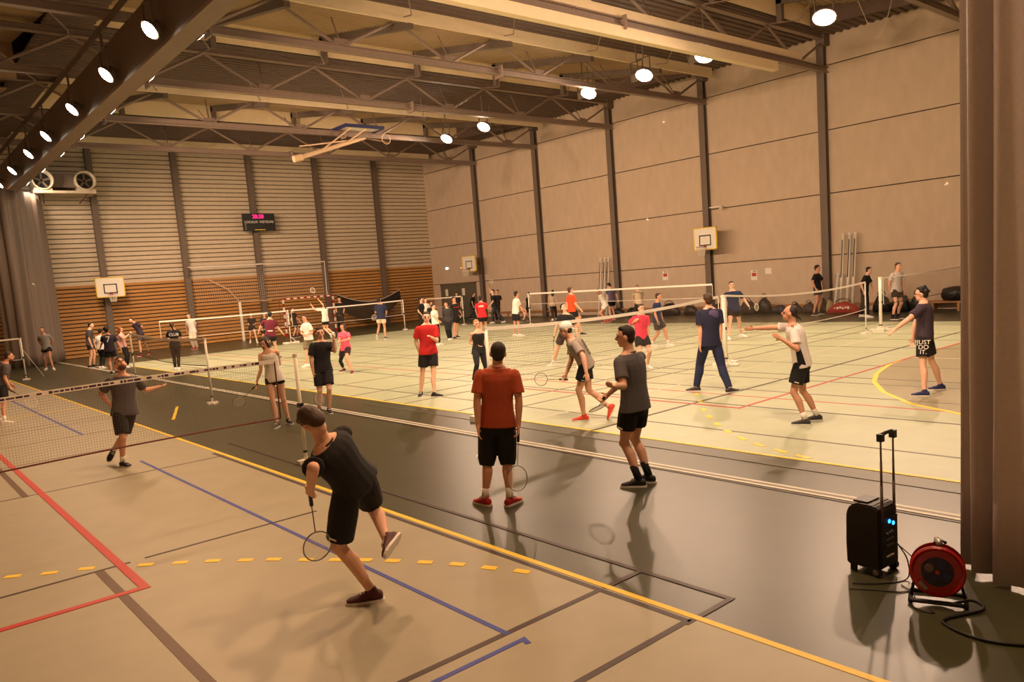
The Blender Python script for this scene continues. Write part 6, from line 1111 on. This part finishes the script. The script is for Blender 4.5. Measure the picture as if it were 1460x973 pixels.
    if st in ('messy', 'curly'):
        rnd = random.Random(idx)
        for q in range(26):
            a = rnd.uniform(0, 2*pi); b = rnd.uniform(-.2, 1.4); v = hl*cos(a)*cos(b)+F2*sin(a)*cos(b)+hup2*sin(b)
            if v.dot(F2) > .62 and v.dot(hup2) < .5: continue
            c = hcx+v*.088*hs; r = (.022 if st == 'messy' else .034)*hs; mb.ell(c, hl*r, F2*r, hup2*r, 7, 5)
    if st == 'receding':
        mb.ell(H+hup2*.030*hs-F2*.028*hs, hl*.082*hs, F2*.086*hs, hup2*.094*hs, 12, 8)
        mb.ell(H-hup2*.035*hs-F2*.115*hs, hl*.022*hs, F2*.030*hs, hup2*.022*hs, 8, 6); mb.tube([H-hup2*.035*hs-F2*.12*hs, H-hup2*.06*hs-F2*.165*hs, H-hup2*.085*hs-F2*.175*hs], [.016*hs, .014*hs, .004*hs], 6)
    if st == 'bun': mb.ell(H+hup2*.05*hs-F2*.115*hs, hl*.036*hs, F2*.036*hs, hup2*.036*hs, 10, 8)
    if st == 'ponytail': mb.tube([H+hup2*.04*hs-F2*.095*hs, H+hup2*.02*hs-F2*.14*hs, H-hup2*.09*hs-F2*.13*hs, H-hup2*.20*hs-F2*.115*hs], [.026*hs, .034*hs, .032*hs, .010*hs], 10)
    if st == 'long':
        gd = (Vector((0, 0, -1))-hup2*.4).normalized(); bb = (-fw_-F2*.4).normalized()
        mb.tube([H-F2*.03*hs, H+gd*.08*hs+bb*.055*hs, H+gd*.19*hs+bb*.085*hs, H+gd*.30*hs+bb*.10*hs], [.076*hs, .078*hs, .070*hs, .035*hs], 14)
        for sg in (1, -1): mb.tube([H+hup2*.05*hs+hl*.066*hs*sg+F2*.02*hs, H+gd*.07*hs+hl*.078*hs*sg, H+gd*.2*hs+hl*.07*hs*sg+bb*.03*hs], [.026*hs, .026*hs, .012*hs], 8)
    if st == 'cap':
        mb.ell(H-F2*.040*hs-hup2*.015*hs, hl*.077*hs, F2*.060*hs, hup2*.078*hs, 12, 8)
    if st == 'cap' or mb.v: soft(mb, 'hair', hm, root, min(vox, .010), 2)
    if st == 'cap':
        mb = MB(); mb.K = 16
        mb.ell(H+hup2*.042*hs-F2*.010*hs, hl*.088*hs, F2*.104*hs, hup2*.090*hs, 16, 10)
        cp = soft(mb, 'cap', hair_mat('white'), root, .008, 2)
        mb = MB(); mb.K = 14; b0 = H+hup2*.0*hs-F2*.09*hs
        mb.loft([(b0, hl*.07*hs, hup2*.012*hs), (b0-F2*.05*hs-hup2*.03*hs, hl*.062*hs, hup2*.010*hs), (b0-F2*.085*hs-hup2*.055*hs, hl*.03*hs, hup2*.008*hs)]); mb.build('brim', hair_mat('white'), cp, True)
    if st == 'headband':
        mb = MB(); mb.tube([H+hup2*.055*hs-F2*.01*hs+hl*.086*hs*cos(a*pi/9)+F2*.100*hs*sin(a*pi/9) for a in range(18)], .016*hs, 6, True); mb.build('headband', M_white, root, True)
    if rec.get('beard'):
        mb = MB(); mb.K = 12; mb.ell(H-hup2*.084*hs+F2*.026*hs, hl*.059*hs, F2*.064*hs, hup2*.036*hs, 12, 8); mb.ell(H-hup2*.052*hs+F2*.084*hs, hl*.028*hs, F2*.010*hs, hup2*.008*hs, 8, 6)
        soft(mb, 'beard', mat('beard_brown', lin((.40,.27,.20)), .7, 0, .2, 120, .2), root, .008, 1)
    # ---- face
    vis = F.dot(Vector((-bx, -by, 0)).normalized())
    if px > 55 and vis > -.35:
        for sg in (1, -1):
            c = H+F2*.0865*hs+hl*.032*hs*sg+hup2*.002*hs
            MB().ell(c, hl*.015*hs, F2*.008*hs, hup2*.008*hs, 8, 6).build('eye', M_eye, root, True)
            MB().ell(c+hup2*.024*hs+F2*.004*hs, hl*.021*hs, F2*.006*hs, hup2*.0055*hs, 8, 6).build('eyebrow', hair_mat('darkbrown' if hc in ('white', 'black') else hc), root, True)
        MB().ell(H-hup2*.066*hs+F2*.0865*hs, hl*.023*hs, F2*.006*hs, hup2*.007*hs, 8, 6).build('mouth', M_lip, root, True)
    if rec.get('glasses'):
        mb = MB()
        for sg in (1, -1):
            c = H+F2*.106*hs+hl*.033*hs*sg
            mb.tube([c+hl*.026*hs*cos(a*pi/6)+hup2*.019*hs*sin(a*pi/6) for a in range(12)], .0035*hs, 5, True)
            mb.tube([c+hl*.026*hs*sg, H+hl*.082*hs*sg+F2*.08*hs, H+hl*.084*hs*sg-F2*.005*hs], .0035*hs, 5)
        mb.tube([H+F2*.107*hs+hl*.008*hs, H+F2*.107*hs-hl*.008*hs], .003*hs, 5); mb.build('glasses', M_black, root)
    # ---- racket
    if rec.get('rk'):
        sd, c = rec['rk']; c = Vector(c); W_, E_ = V['W'+sd], V['E'+sd]; hd = W_+(W_-E_).normalized()*.085*s; d = (c-hd).normalized()
        racket(Vector((bx, by, 0))+hd, d, px, rec['label'])
def racket(p, d, px, label):
    short = ' '.join(label.split(' ')[:9])
    t = thing('badminton_racket', 'badminton racket held by the '+short, 'racket', p, 0, 'badminton rackets in hands')
    q = Vector((-p.x, -p.y, 0)).normalized(); n = (q+Vector((.22, -.14, .08))); n = (n-d*n.dot(d)).normalized(); x = d.cross(n)
    k = 1 if px > 100 else 1.5
    MB().tube([d*-.07, d*.09], .0145, 8).build('grip', M_black, t, True)
    MB().tube([d*.09, d*.33], .0042*k, 6).build('shaft', M_column, t, True)
    c = d*.455
    MB().tube([c+d*.128*cos(a*pi/14)+x*.104*sin(a*pi/14) for a in range(28)], .0055*k, 6, True).build('head_frame', M_metal if px > 100 else M_white, t, True)
    mb = MB(); N_ = 17 if px > 100 else 9
    for i in range(1, N_):
        u = -1+2*i/N_; w = sqrt(1-u*u)
        mb.tube([c+d*.128*u-x*.104*w, c+d*.128*u+x*.104*w], .0008*k, 3); mb.tube([c+x*.104*u-d*.128*w, c+x*.104*u+d*.128*w], .0008*k, 3)
    mb.build('strings', M_white, t, kind='stuff')
for i_, rec_ in enumerate(PEOPLE): person(rec_, i_)
flush()
